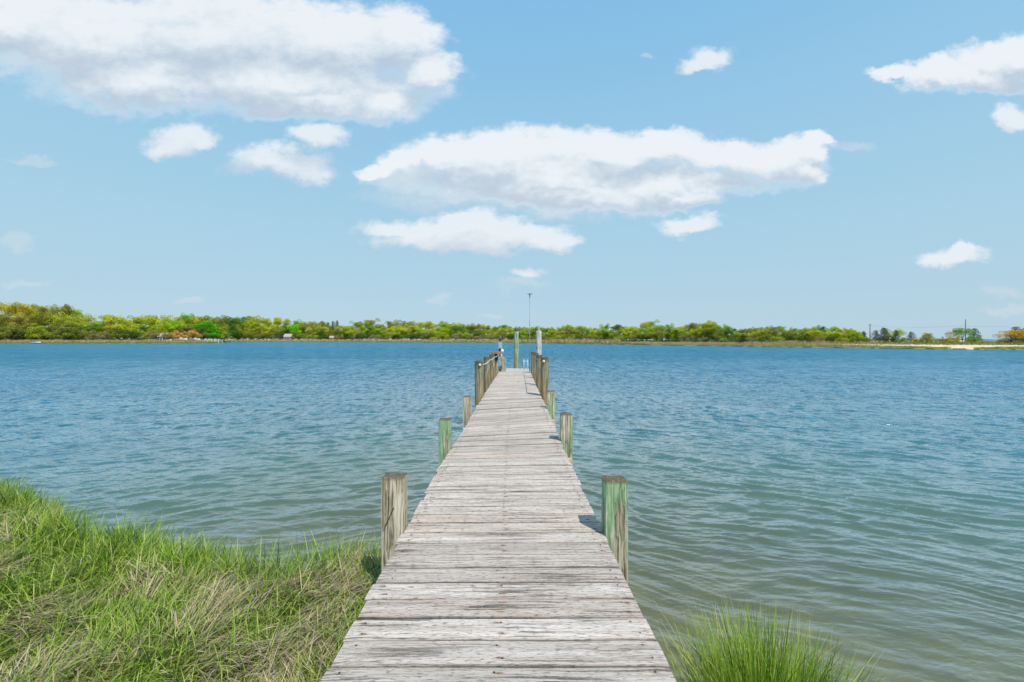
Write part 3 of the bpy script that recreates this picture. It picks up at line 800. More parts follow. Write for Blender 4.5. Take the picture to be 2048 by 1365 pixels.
# ------------------------------------------------------------------ far shore
SPX = [-1400, -300, 0, 200, 330, 432, 446, 470, 700, 850, 1000, 1120, 1250, 1400, 1500, 1650, 1800, 1900, 2048, 2400, 3400]
SPY = [690, 688.6, 688.2, 688.0, 687.4, 686.6, 685.6, 684.6, 685.0, 685.6, 686.4, 688.2, 690.0, 692.3, 694.0, 696.2, 698.0, 699.2, 700.3, 704, 712]
def shoreY(px):
    return EYE * F / (np.interp(px, SPX, SPY) - HZ)
def hill(px): return np.interp(px, [-1400, -300, 0, 80, 180, 300, 3400], [12, 12, 11, 9, 3, .5, .3])
def flat(px): return np.interp(px, [-1400, 1500, 1700, 3400], [1.0, 1.0, .9, .9])
def gz(px, Y):
    """ground height at image column px and depth Y"""
    d = Y - shoreY(px); sc_ = np.interp(px, [-1400, 1000, 1500, 2048, 3400], [1, 1, .55, .42, .42])
    d = d / sc_
    z = np.interp(d, [-30, -2, 0, 1.0, 6, 20, 34, 1000], [-1.5, -.3, 0, .22, .38, .8, 1.35, 1.6]) * flat(px)
    z = z + hill(px) * np.clip((d - 30) / 60, 0, 1) ** 1.0
    # spit drops back to water behind the dunes on the far right
    fall = np.clip((px - 1940) / 20, 0, 1)
    z = z - fall * np.clip((d - 55) / 40, 0, 1) * 3
    return z
def build_far_ground():
    px = np.concatenate([np.linspace(-1400, -50, 60, endpoint=False), np.linspace(-50, 2100, 720), np.linspace(2110, 3400, 60)])
    off = np.array([-25, -8, -2, -.6, 0, .5, 1.2, 2.5, 4, 6, 8, 10, 12.5, 15, 18, 22, 26, 30, 36, 45, 60, 80, 110, 160, 400])
    sc_ = np.interp(px, [-1400, 1000, 1500, 2048, 3400], [1, 1, .55, .42, .42])
    Ys = shoreY(px)[None, :] + off[:, None] * sc_[None, :] + (vnoise(px * .11, px * 0, 3)[None, :] - .5) * 1.2 * np.clip(off[:, None] > -9, 0, 1)
    PX = np.repeat(px[None, :], len(off), 0)
    Z = gz(PX, Ys) + (vnoise(PX * .3, off[:, None] * .5 + PX * 0, 4) - .5) * .12 * (off[:, None] > .4)
    X = U(PX) * Ys
    V = np.stack([X, Ys, Z], -1).reshape(-1, 3); n = len(px)
    i = np.arange(len(off) - 1)[:, None] * n + np.arange(n - 1)[None, :]
    Q = np.stack([i, i + 1, i + 1 + n, i + n], -1).reshape(-1, 4)
    D = np.repeat(off[:, None], n, 1).reshape(-1)
    # sand mask: 1 = bare sand
    sm = np.interp(PX, [0, 1000, 1500, 1660, 1720, 1800, 3400], [0, .15, .35, .7, 1, 1, 1])
    gap = np.clip(1 - np.abs(PX - 1925) / 26, 0, 1) ** .5          # bare beach reaching the water
    lo = np.interp(PX, [1500, 1750, 1850, 1950, 2048, 3400], [16, 12.5, 9, 7, 15, 15])
    mask = sm * np.clip((D.reshape(PX.shape) - lo) / 3, 0, 1)
    mask = np.maximum(mask, np.clip(gap * 1.8 - .2, 0, 1))
    m, t, out = mat('far_shore_ground')
    a = t.n('ShaderNodeAttribute', attribute_name='sand').outputs['Fac']; dd = t.n('ShaderNodeAttribute', attribute_name='inland').outputs['Fac']
    pos = t.n('ShaderNodeNewGeometry').outputs['Position']
    n1 = t.noise(t.scalev(pos, (.5, .5, .5)), 1.0, 5, .7).outputs[0]; n2 = t.noise(t.scalev(pos, (.12, .12, 1)), 1.0, 4).outputs[0]
    gr = t.ramp(n1, [(.3, srgb(70, 84, 34)), (.55, srgb(124, 132, 66)), (.7, srgb(160, 156, 100))])
    tn = t.ramp(n1, [(.3, srgb(112, 98, 66)), (.55, srgb(164, 144, 104)), (.7, srgb(196, 178, 138))])
    g_t = t.mr(t.math('ADD', dd, t.math('MULTIPLY', t.math('SUBTRACT', n2, .5), 10)), 3, 8)
    c = t.mix(g_t, gr, tn)
    c = t.mix(t.mr(dd, 24, 32), c, srgb(74, 80, 40))
    sn = t.ramp(n1, [(.3, srgb(186, 168, 140)), (.6, srgb(220, 202, 174))])
    sa = t.mr(t.math('ADD', a, t.math('MULTIPLY', t.math('SUBTRACT', n1, .5), .7)), .4, .6)
    c = t.mix(sa, c, sn)
    c = t.mix(t.mr(dd, .1, .7, .9, 0), c, srgb(52, 60, 26))
    principled(t, out, c, .95, None, .05)
    o = link('far_shore', np_mesh('far_shore', V, Q, True, {'sand': mask.reshape(-1), 'inland': D}), m); o['kind'] = 'structure'
build_far_ground()
# reeds and marsh grass on the far shore: ribbon blades
def far_blades(name, px0, px1, d0, d1, n, h0, h1, w, cols, label, cat, thin=None):
    px = RS.uniform(px0, px1, n); d = RS.uniform(d0, d1, n) * np.interp(px, [-1400, 1000, 1500, 2048, 3400], [1, 1, .55, .42, .42])
    if thin is not None:
        k = thin(px, d); px = px[k]; d = d[k]
    n = len(px); Y = shoreY(px) + d; z = gz(px, Y)
    H = RS.uniform(h0, h1, n) * (.6 + .8 * vnoise(px * .09, d * .3, 66)); W = w * Y / 300
    me = blades(name, np.stack([U(px) * Y, Y, z - .05], -1), H, W, RS.uniform(0, 6.28, n), RS.uniform(0, .3, n), RS.uniform(0, .4, n), cols(n), S=3, twist=RS.uniform(0, 6.28, n))
    o = link(name, me, M_STRAW); tag(o, label, cat, None, 'stuff')
tanc = lambda n: mixc(srgb(132, 112, 78), srgb(204, 184, 146), RS.uniform(0, 1, n))
grc = lambda n: mixc(srgb(72, 98, 30), srgb(166, 170, 80), RS.uniform(0, 1, n))
far_blades('reed_bed', -60, 450, 8, 27, 16000, .6, 1.5, .28, tanc, 'band of tan dead reeds along the left far shore', 'reeds')
far_blades('reed_bed', 450, 1240, 5, 27, 16000, .7, 1.9, .34, tanc, 'band of pale tan reeds below the distant middle woods', 'reeds')
far_blades('reed_bed', 1240, 1860, 4, 26, 16000, .2, .8, .17, tanc, 'low dry grass along the shore right of the dock', 'reeds', lambda px, d: RS.uniform(0, 1, len(px)) < np.where(px < 1620, 1, np.clip((1870 - px) / 250, 0, 1) * (d < np.interp(px, [1620, 1720, 1860], [14, 7.5, 3.5]))))
far_blades('shore_grass', -60, 445, .6, 9, 12000, .25, .7, .28, grc, 'green marsh grass strip at the water edge on far left', 'grass')
far_blades('shore_grass', 450, 1300, .6, 7, 12000, .2, .55, .28, grc, 'thin green marsh grass strip at the water edge behind the dock', 'grass')
far_blades('shore_grass', 1300, 2120, .6, 13, 16000, .08, .28, .13, grc, 'low green marsh grass below the sand on the right shore', 'grass', lambda px, d: (np.abs(px - 1925) > 28) & (d < np.interp(px, [1300, 1800, 1890, 1960, 2048], [8, 7, 3.2, 3, 6])))

olc = lambda n: mixc(srgb(104, 112, 48), srgb(190, 178, 92), RS.uniform(0, 1, n))
far_blades('dune_grass', 1540, 2120, 22, 34, 9000, .3, .85, .22, olc, 'olive dune grass growing along the back of the sand spit', 'grass')
# ------------------------------------------------------------------ trees
def mat_leaf():
    m, t, out = mat('tree_foliage')
    oi = t.n('ShaderNodeObjectInfo'); oc = oi.outputs['Color']
    tn = t.n('ShaderNodeAttribute', attribute_name='tone').outputs['Vector']; s = t.xyz(tn)
    c = t.mix(t.mr(s[0], 0, 1, 0, 1, 'LINEAR'), t.mix(1.0, oc, (.42, .48, .46), 'MULTIPLY'), t.mix(1.0, oc, (1.95, 1.85, 1.5), 'MULTIPLY'))  # leaf colour carries painted shading: dimmed undersides, brightened tops
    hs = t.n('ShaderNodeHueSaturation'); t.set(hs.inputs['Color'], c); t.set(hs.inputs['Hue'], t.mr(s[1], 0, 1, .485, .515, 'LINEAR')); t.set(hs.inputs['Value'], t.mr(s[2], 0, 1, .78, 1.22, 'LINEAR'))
    d = t.n('ShaderNodeBsdfDiffuse'); t.set(d.inputs[0], hs.outputs[0]); tr = t.n('ShaderNodeBsdfTranslucent'); t.set(tr.inputs[0], hs.outputs[0])
    mx = t.n('ShaderNodeMixShader'); mx.inputs[0].default_value = .25
    t.nt.links.new(d.outputs[0], mx.inputs[1]); t.nt.links.new(tr.outputs[0], mx.inputs[2]); t.nt.links.new(mx.outputs[0], out.inputs[0])
    return m
M_LEAF = mat_leaf()
M_BARK = simple('grey_bark', srgb(150, 140, 122), .9, .3, 3)
M_BARKD = simple('dark_bark', srgb(92, 82, 68), .9, .3, 3)
def leaf_mesh(name, clumps, per, size, R, flatn=.6):
    """clumps: list of (center(3), radius(3), tone)"""
    Vs = []; T = []
    for (c, r, tone) in clumps:
        n = int(per * (r[0] * r[2]) ** .8) + 8
        d = R.normal(size=(n, 3)); d[:, 2] += .35; d /= np.linalg.norm(d, axis=1)[:, None]
        rad = R.uniform(.72, 1.08, n)[:, None]
        p = np.array(c) + d * np.array(r) * rad
        nn = d * flatn + R.normal(size=(n, 3)) * .6; nn /= np.linalg.norm(nn, axis=1)[:, None]
        a = np.cross(nn, R.normal(size=(n, 3))); a /= np.linalg.norm(a, axis=1)[:, None]; b = np.cross(nn, a)
        s = (size * R.uniform(.55, 1.25, n))[:, None]
        q = np.stack([p - a * s, p - b * s * .6, p + a * s * .9, p + b * s * .7], 1)
        Vs.append(q.reshape(-1, 3))
        low = np.clip(.5 + d[:, 2] * .5, 0, 1)  # painted light: clump tops lighter, undersides darker
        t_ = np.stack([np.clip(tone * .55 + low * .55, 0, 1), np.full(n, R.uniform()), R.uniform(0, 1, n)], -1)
        T.append(np.repeat(t_, 4, axis=0))
    V = np.concatenate(Vs); T = np.concatenate(T)
    top_ = np.percentile(V[:, 2], 99.7); V[:, 2] = V[:, 2] / top_
    Q = np.arange(len(V)).reshape(-1, 4)
    return np_mesh(name, V, Q, False, {'tone': T})
def broad(seed, wr=.52, base=.14, dens=1.0, leaf=.016, ncl=62, sparse=False):
    """unit height tree (z 0..1): crown mesh + trunk mesh"""
    R = np.random.RandomState(seed); cl = []
    # big lobes then clumps on them
    lobes = [((0, 0, .60), (wr * .72, wr * .72, .34))]
    for k in range(8):
        a = k * 2.4 + R.uniform(0, .8); rr = wr * R.uniform(.42, .62); zz = R.uniform(.34, .72)
        lobes.append(((rr * math.cos(a), rr * math.sin(a), zz), (wr * .42 * R.uniform(.8, 1.15),) * 2 + (.19 * R.uniform(.8, 1.2),)))
    if base < .2:
        for k in range(6):
            a = k * 1.05 + R.uniform(0, .6); rr = wr * R.uniform(.35, .6)
            lobes.append(((rr * math.cos(a), rr * math.sin(a), R.uniform(.16, .26)), (wr * .36, wr * .36, .13)))
    tops = []
    for i in range(int(ncl * (1.35 if base < .2 else 1))):
        lc, lr = lobes[R.randint(len(lobes))]
        d = R.normal(size=3); d[2] = abs(d[2]) * 1.0 - .35; d /= np.linalg.norm(d)
        c = np.array(lc) + d * np.array(lr) * .82
        c[2] = min(max(c[2], base - .03), .92)
        r = R.uniform(.07, .125) * (wr / .5) ** .5
        cl.append((c, (r * 1.15, r * 1.15, r * .78), R.uniform(0, 1))); tops.append(c)
    per = 6400 * dens
    me = leaf_mesh('crown', cl, per * (.3 if sparse else 1), leaf, R)
    # limbs
    b = MB()
    b.tube([(0, 0, -.03), (.01, 0, .12), (.0, .01, .3), (.02, 0, .55)], [.024, .018, .013, .006], 7)
    for i in range(16 if not sparse else 34):
        c = tops[R.randint(len(tops))]
        z0 = R.uniform(.1, .42); mid = np.array([c[0] * .5, c[1] * .5, (z0 + c[2]) / 2 + .02])
        b.tube([(0, 0, z0), tuple(mid + R.normal(size=3) * .015), tuple(c)], [.010, .006, .0018], 5)
    bmesh.ops.recalc_face_normals(b.bm, faces=b.bm.faces)
    tm = bpy.data.meshes.new('trunk'); b.bm.to_mesh(tm); b.bm.free(); tm.polygons.foreach_set('use_smooth', [True] * len(tm.polygons))
    return me, tm
def shrub(seed, wr=.75):
    R = np.random.RandomState(seed); cl = []
    for i in range(42):
        a = R.uniform(0, 6.28); r = wr * math.sqrt(R.uniform()) * .85; h = .85 * math.sqrt(max(0, 1 - (r / wr) ** 2)) * R.uniform(.35, 1)
        q = R.uniform(.10, .18); cl.append(((r * math.cos(a), r * math.sin(a), max(h, .1)), (q * 1.1, q * 1.1, q * .85), R.uniform()))
    me = leaf_mesh('crown', cl, 2200, .026, R)
    b = MB()
    for i in range(7):
        a = R.uniform(0, 6.28); b.tube([(0, 0, -.04), (.3 * wr * math.cos(a), .3 * wr * math.sin(a), .3), (.6 * wr * math.cos(a), .6 * wr * math.sin(a), .6)], [.02, .012, .004], 5)
    bmesh.ops.recalc_face_normals(b.bm, faces=b.bm.faces)
    tm = bpy.data.meshes.new('stems'); b.bm.to_mesh(tm); b.bm.free(); return me, tm
def conifer(seed, wr=.30):
    R = np.random.RandomState(seed); cl = []
    for i in range(46):
        z = .08 + .86 * (i / 45); a = i * 2.4; r = wr * ((1 - z) ** .65) * R.uniform(.3, 1.05) * (.75 + .25 * min(1, z * 5))
        q = .045 + .07 * (1 - z); cl.append(((r * math.cos(a), r * math.sin(a), z), (q * 1.3, q * 1.3, q * .7), R.uniform(0, .8)))
    me = leaf_mesh('crown', cl, 4200, .017, R, .4)
    b = MB(); b.tube([(0, 0, -.03), (0, 0, .5), (0, 0, .97)], [.022, .013, .003], 7)
    bmesh.ops.recalc_face_normals(b.bm, faces=b.bm.faces)
    tm = bpy.data.meshes.new('trunk'); b.bm.to_mesh(tm); b.bm.free(); return me, tm
PROTO = {'broad': [broad(100 + i, wr=w) for i, w in enumerate((.50, .58, .46, .64, .54))],
         'bare': [broad(200 + i, wr=w, sparse=True, ncl=70) for i, w in enumerate((.52, .46))],
         'shrub': [shrub(300 + i, w) for i, w in enumerate((.75, .95, .65))],
         'conifer': [conifer(400 + i, w) for i, w in enumerate((.34, .42))],
         'open': [broad(500, wr=.72, base=.35, dens=.7, ncl=40), broad(501, wr=.62, base=.3, dens=.8, ncl=44)]}
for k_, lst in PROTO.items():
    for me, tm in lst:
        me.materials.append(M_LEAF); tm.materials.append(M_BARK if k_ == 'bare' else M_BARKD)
def plant(kind, px, pytop, d, colr, info, width=None, sink=0.0):
    """px column, pytop = image row of the top, d = metres behind the shoreline"""
    Y = float(shoreY(px)) + d; g0 = float(gz(px, Y)) - sink
    H = EYE - (pytop - HZ) * Y / F - g0
    H = max(H, .5)
    lst = PROTO[kind]; me, tm = lst[random.randrange(len(lst))]
    nm = {'broad': 'leafy_tree', 'bare': 'budding_tree', 'shrub': 'shrub', 'conifer': 'conifer_tree', 'open': 'spreading_tree'}[kind]
    t_ = empty(nm, (U(px) * Y, Y, g0), random.uniform(0, 6.28))
    sx = H if width is None else (width * Y / F) / {'broad': 1.12, 'bare': 1.05, 'shrub': 1.7, 'conifer': .62, 'open': 1.4}[kind]
    t_.scale = (sx, sx, H)
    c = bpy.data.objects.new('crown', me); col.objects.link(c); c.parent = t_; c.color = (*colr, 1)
    k = bpy.data.objects.new('stems' if kind == 'shrub' else 'trunk', tm); col.objects.link(k); k.parent = t_
    TREES.append((t_, kind, px, info)); return t_
TREES = []
TOPX = [-120, 0, 50, 95, 120, 155, 190, 240, 300, 350, 365, 400, 460, 500, 560, 600, 650, 672, 690, 700, 750, 800, 850, 880, 930, 975, 1000, 1020, 1060, 1100, 1140, 1180, 1215, 1240, 1275, 1290, 1305, 1325, 1350, 1370, 1400, 1420, 1450, 1480, 1500, 1545, 1600, 1640, 1670, 1700, 1730]
TOPY = [600, 602, 607, 613, 609, 622, 632, 632, 631, 630, 627, 633, 633, 634, 636, 641, 645, 652, 651, 642, 639, 640, 641, 643, 648, 650, 650, 652, 655, 655, 651, 655, 648, 650, 652, 643, 639, 641, 651, 652, 645, 643, 650, 658, 657, 650, 657, 652, 655, 656, 668]
def top(px): return float(np.interp(px, TOPX, TOPY))
GREENS = {'yellow green': srgb(160, 166, 48), 'bright green': srgb(134, 160, 42), 'olive green': srgb(132, 134, 54), 'golden green': srgb(168, 160, 56), 'deep green': srgb(84, 116, 42), 'pale brown green': srgb(158, 150, 82)}
def dsc(px): return float(np.interp(px, [0, 1000, 1500, 2048], [1, 1, .55, .42]))
def pickcol(px, w=None):
    if px < 190: ch = [('yellow green', 4), ('golden green', 2.5), ('olive green', 2.5), ('pale brown green', 2), ('bright green', 1.5)]
    elif px < 480: ch = [('yellow green', 4), ('olive green', 3), ('bright green', 2), ('golden green', 1), ('deep green', 1)]
    else: ch = [('yellow green', 6), ('bright green', 3), ('olive green', 3.5), ('golden green', .6), ('deep green', 1.0)]
    r = random.uniform(0, sum(c[1] for c in ch))
    for n, wt in ch:
        r -= wt
        if r <= 0: return n
    return ch[0][0]
px = -260
while px < 1722:                                     # back row makes the skyline
    cn = pickcol(px); kind = 'bare' if (px < 200 and random.random() < .25) else 'broad'
    h = (684 - top(px)); w = min(max(h * .95, 22), 46) * random.uniform(.85, 1.2)
    if 640 < px < 684: px += 8; continue
    d = random.uniform(62, 88) * dsc(px)
    plant(kind, px, top(px) + random.uniform(-1.2, 2.2), d, GREENS[cn], (cn, 'back row'), w)
    px += w * random.uniform(.52, .72)
px = -260
while px < 1735:                                     # middle row
    cn = pickcol(px); kind = 'bare' if random.random() < (.35 if px < 200 else .12) else 'broad'
    h = (684 - top(px)); hh = h * random.uniform(.62, .84); w = min(max(hh * 1.05, 20), 44) * random.uniform(.85, 1.25)
    plant(kind, px, 684 - hh, random.uniform(42, 56) * dsc(px), GREENS[cn], (cn, 'middle row'), w)
    px += w * random.uniform(.62, .9)
px = -260
SH = {'grey brown': srgb(130, 120, 88), 'olive': srgb(112, 120, 54), 'dark green': srgb(70, 92, 40), 'yellow green': srgb(138, 150, 48)}
while px < 1735:                                     # shrubs in front
    if 275 < px < 290 or 318 < px < 440 or 566 < px < 588: px += 8; continue
    h = (684 - top(px)); cn = random.choice(list(SH)); hh = max(h * random.uniform(.28, .46), 9)
    w = hh * random.uniform(1.3, 2.1)
    plant('shrub', px, 684 - hh, random.uniform(29, 36) * dsc(px), SH[cn], (cn, 'front row'), w)
    px += w * random.uniform(.7, 1.05)
px = -260
while px < 1738:                                     # tall undergrowth closing the gaps between the trunks
    h = (684 - top(px)); cn = random.choice(['olive', 'dark green', 'yellow green', 'olive']); hh = h * random.uniform(.42, .58); w = hh * random.uniform(1.5, 2.1)
    plant('shrub', px, 684 - hh, random.uniform(37, 41) * dsc(px), SH[cn], (cn, 'undergrowth row'), w)
    px += w * random.uniform(.62, .8)

def extra(kind, px, py, d, c, w, label, cat='tree'):
    t_ = plant(kind, px, py, d * dsc(px), c, None, w); tag(t_, label, cat); TREES.pop(); return t_
extra('shrub', 352, 661, 30, srgb(172, 136, 78), 40, 'golden orange willow bush beside the far dock, left half', 'bush')
extra('shrub', 380, 660, 29, srgb(176, 140, 82), 44, 'golden orange willow bush beside the far dock, right half', 'bush')
extra('broad', 415, 643, 36, srgb(76, 150, 32), 46, 'round vivid green tree right of the golden willow bush')
extra('broad', 366, 627, 60, srgb(110, 168, 52), 34, 'light green domed tree rising behind the golden willow bush')
extra('broad', 588, 650, 42, srgb(112, 176, 34), 34, 'vivid light green tree behind the small grey cottage')
DARK = srgb(74, 90, 68)
extra('conifer', 656, 645, 70, DARK, 15, 'dark conifer in the skyline notch, leftmost of the three close together')
extra('conifer', 666, 643, 70, DARK, 15, 'dark conifer in the skyline notch, middle of the three close together')
extra('conifer', 674, 642, 70, DARK, 15, 'dark conifer in the skyline notch, rightmost of the three close together')
extra('broad', 655, 652, 60, srgb(104, 110, 56), 34, 'grey green tree below the three dark skyline conifers')
extra('broad', 683, 652, 50, srgb(150, 160, 40), 26, 'small yellow green tree filling the notch in the middle woods')
extra('conifer', 1335, 668, 24, srgb(56, 66, 34), 12, 'dark narrow cedar at the shore below the tallest right hand trees')
extra('conifer', 1352, 667, 24, srgb(60, 70, 36), 12, 'dark cedar just right of the narrow shore cedar')
extra('conifer', 1486, 668, 22, srgb(60, 70, 34), 18, 'dark pointed cedar at the shore where the woods dip')
# the spit, individually
extra('shrub', 1715, 664, 34, srgb(140, 158, 36), 44, 'bright yellow green rounded bush at the end of the right woods', 'bush')
extra('conifer', 1727, 663, 44, DARK, 14, 'dark evergreen between the woods end and the short utility pole')
extra('conifer', 1752, 661, 36, srgb(66, 84, 50), 18, 'grey green cedar just right of the short utility pole')
extra('conifer', 1768, 656, 38, srgb(70, 78, 56), 24, 'tallest grey green cedar in the clump on the spit')
extra('open', 1788, 658, 46, srgb(140, 158, 56), 44, 'light green spreading tree behind the dark cone cedar')
extra('shrub', 1776, 670, 30, srgb(88, 92, 52), 26, 'dull green bush at the foot of the cedar clump', 'bush')
extra('conifer', 1792, 661, 28, srgb(66, 84, 50), 17, 'dark dense cone cedar at right end of the clump')
extra('shrub', 1806, 675, 30, srgb(128, 152, 48), 16, 'small light green bush between the cone cedar and the lone cedar', 'bush')
extra('conifer', 1822, 664, 34, srgb(66, 84, 50), 17, 'lone dark blue green cedar standing on the spit')
extra('shrub', 1831, 676, 28, srgb(188, 168, 70), 16, 'low straw yellow bush at the foot of the lone cedar', 'bush')
extra('shrub', 1853, 666, 30, srgb(150, 142, 52), 34, 'rounded olive gold bush on the spit', 'bush')
extra('shrub', 1884, 674, 30, srgb(132, 128, 70), 16, 'small grey green bush right of the rounded gold bush', 'bush')
extra('shrub', 1899, 674, 28, srgb(158, 150, 44), 24, 'low yellow green bush left of the tall utility pole', 'bush')
extra('bare', 1902, 661, 38, srgb(172, 160, 132), 22, 'pale nearly bare tree left of the tall utility pole')
extra('shrub', 1914, 674, 28, srgb(178, 160, 66), 16, 'small golden bush at left foot of the tall utility pole', 'bush')
extra('open', 1926, 656, 34, srgb(116, 148, 66), 34, 'wide light green tree around the tall utility pole')
extra('conifer', 1949, 657, 38, srgb(56, 76, 62), 20, 'dark pine right of the tall utility pole')
extra('open', 1947, 671, 31, srgb(108, 150, 50), 28, 'low bright green tree in front of the dark pine')
extra('shrub', 1968, 682, 30, srgb(168, 138, 62), 34, 'very low rusty yellow bush beside the sand', 'bush')
extra('open', 2022, 660, 30, srgb(172, 148, 58), 58, 'orange gold spreading tree at the far right on the sand')
extra('open', 2050, 664, 28, srgb(176, 148, 56), 44, 'orange gold tree cut by the right edge of the picture')
extra('shrub', 2008, 677, 31, srgb(150, 134, 80), 22, 'dry brown bush at left foot of the orange gold tree', 'bush')
extra('conifer', 2032, 654, 44, DARK, 26, 'dark pine top showing behind the orange gold tree')
extra('conifer', 2052, 656, 44, DARK, 24, 'dark pine behind the gold tree at the right picture edge')
extra('shrub', 1838, 678, 29, srgb(134, 136, 60), 18, 'low olive bush between the lone cedar and the rounded gold bush', 'bush')
extra('shrub', 1869, 675, 29, srgb(152, 150, 70), 18, 'low pale olive bush just right of the rounded gold bush', 'bush')
extra('shrub', 1940, 678, 29, srgb(120, 140, 56), 18, 'low green bush at right foot of the tall utility pole', 'bush')
extra('shrub', 1980, 683, 29, srgb(140, 138, 70), 18, 'very low olive bush left of the orange gold tree', 'bush')
for i, (px, py) in enumerate(((2090, 660), (2130, 655), (2180, 662))):
    extra('broad', px, py, 34, GREENS['olive green'], 50, ['olive tree on the spit just beyond the right edge', 'second olive tree beyond the right edge', 'third olive tree beyond the right edge'][i])
# labels for the rows
SEC = [(-999, 110, 'left end hillside', 'on the far left hillside'), (110, 265, 'falling hillside', 'where the hillside falls'), (265, 470, 'far dock woods', 'behind the far dock'), (470, 690, 'cottage woods', 'round the grey cottage'), (690, 930, 'middle woods', 'left of the pedestal'), (930, 1240, 'dock end woods', 'behind the dock end'), (1240, 1480, 'high right woods', 'in taller right woods'), (1480, 9999, 'low right woods', 'before the sand spit')]
ORDN = ['first', 'second', 'third', 'fourth', 'fifth', 'sixth', 'seventh', 'eighth', 'ninth', 'tenth', 'eleventh', 'twelfth', 'thirteenth', 'fourteenth', 'fifteenth', 'sixteenth', 'seventeenth', 'eighteenth', 'nineteenth', 'twentieth', 'twenty-first', 'twenty-second', 'twenty-third', 'twenty-fourth']
cnt = {}
for t_, kind, px, (cn, row) in sorted(TREES, key=lambda q: q[2]):
    for a, b_, gname, ph in SEC:
        if a <= px < b_: break
    kk = (row, gname); cnt[kk] = cnt.get(kk, 0) + 1
    word = {'broad': 'leafy tree', 'bare': 'thinly leafed tree', 'shrub': 'shrub'}[kind]
    tag(t_, '%s %s %s, %s from left, %s' % (cn, word, ph, ORDN[min(cnt[kk] - 1, 23)], row), 'shrub' if kind == 'shrub' else 'tree', 'trees and shrubs in the %s of the %s' % (row, gname))
    # keep within sixteen words
    if len(t_['label'].split()) > 16:
        t_['label'] = '%s %s %s, %s in the %s' % (cn, word, ph, ORDN[min(cnt[kk] - 1, 23)], row)

# ------------------------------------------------------------------ far things: poles, wires, houses, boats, pier
M_UPOLE = simple('grey_pole_wood', srgb(112, 110, 106), .9, .2, 1)
M_WIRE = simple('grey_wire', srgb(96, 104, 112), .6, .1, 1)
def upole(px, pyt, d, r, arm, label):
    Y = float(shoreY(px)) + d; p = P(px, pyt, Y); g0 = float(gz(px, Y)) - .3
    t_ = tag(empty('utility_pole', (p.x, Y, g0)), label, 'utility pole')
    b = MB(); b.tube([(0, 0, 0), (0, 0, p.z - g0)], [r * 1.2, r * .85], 10); b.build('pole', M_UPOLE, t_, True)
    hh = p.z - g0
    if arm:
        b = MB(); b.box((0, 0, hh - .45), (1.0, .1, .1)); b.build('crossarm', M_UPOLE, t_)
        for s in (-.4, .4):
            b = MB(); b.lathe([(.05, 0), (.06, .08), (.03, .16)], (s, 0, hh - .39), 8); b.build('insulator', M_WHITE, t_, True)
    return Vector((p.x, Y, p.z))
t1 = upole(1740, 648, 36, .13, True, 'short slim utility pole with small crossarm beside the cedars')
t2 = upole(1931, 639, 20, .10, False, 'thick plain utility pole rising from the wide green tree')
def wire(a, b_, sag, label):
    n = 24; pts = []
    for k in range(n + 1):
        q_ = a.lerp(b_, k / n); q_.z -= sag * 4 * (k / n) * (1 - k / n); pts.append(q_)
    b = MB(); b.tube(pts, .016, 5); tag(b.build('power_line', M_WIRE), label, 'power line')
wire(t1 + Vector((0, 0, -.5)), t2 + Vector((0, 0, -1.6)), .55, 'sagging power line between the two utility poles')
wire(t2 + Vector((0, 0, -1.75)), P(2200, 655, 100), .12, 'thin power line from the tall pole to the right edge')

M_WALLG = simple('grey_shingle', srgb(150, 140, 132), .9, .15, 2)
M_ROOFG = simple('grey_roof', srgb(170, 162, 158), .9, .15, 2)
M_GLASS = simple('dark_window_glass', srgb(36, 42, 50), .15, .2, 2, 0, .6)
def house(px, pyb, pyt, w_px, d, label, wallm, roofm, windows=2, door=True):
    Y = float(shoreY(px)) + d; zb = EYE - (pyb - HZ) * Y / F; zt = EYE - (pyt - HZ) * Y / F; w = w_px * Y / F; h = zt - zb
    gg = float(gz(px, Y)); zb = min(zb, gg); h = zt - zb
    t_ = tag(empty('house', (U(px) * Y, Y, zb - .2)), label, 'house')
    b = MB(); hw = h * .6; dp = w * .7
    b.box((0, 0, hw / 2), (w, dp, hw)); wl = b.build('wall', wallm, t_)
    bm = bmesh.new(); e = .4
    pts = [(-w / 2 - e, -dp / 2 - e, hw - .1), (w / 2 + e, -dp / 2 - e, hw - .1), (w / 2 + e, dp / 2 + e, hw - .1), (-w / 2 - e, dp / 2 + e, hw - .1), (-w / 2 - e, 0, h + .2), (w / 2 + e, 0, h + .2)]
    vs = [bm.verts.new(p) for p in pts]
    for f in ((0, 1, 5, 4), (2, 3, 4, 5), (0, 4, 3), (1, 2, 5), (3, 2, 1, 0)): bm.faces.new([vs[i] for i in f])
    bmesh.ops.recalc_face_normals(bm, faces=bm.faces); me = bpy.data.meshes.new('roof'); bm.to_mesh(me); bm.free(); link('roof', me, roofm, t_)
    for k in range(windows):
        X = -w / 2 + w * (k + .5) / windows
        b = MB(); b.box((X, -dp / 2 - .03, hw * .55), (w / windows * .5, .08, hw * .42)); f = b.build('window', M_WHITE, t_)
        b = MB(); b.box((X, -dp / 2 - .08, hw * .55), (w / windows * .4, .04, hw * .33)); b.build('pane', M_GLASS, f)
    if door:
        b = MB(); b.box((w * .0, -dp / 2 - .03, hw * .36), (w * .12, .07, hw * .7)); b.build('door', M_BARKD, t_)
house(577, 678, 668, 14, 30, 'small grey shingled cottage with pale roof on the far shore', M_WALLG, M_ROOFG)
house(327, 677.5, 667, 15, 36, 'white house half hidden by trees left of the golden willow', M_WHITE, simple('white_roof', srgb(214, 216, 220), .7, .05, 2), 3)
house(281, 679, 672, 12, 33, 'low pale grey shed by the shore left of the white house', M_WALLG, M_ROOFG, 1)
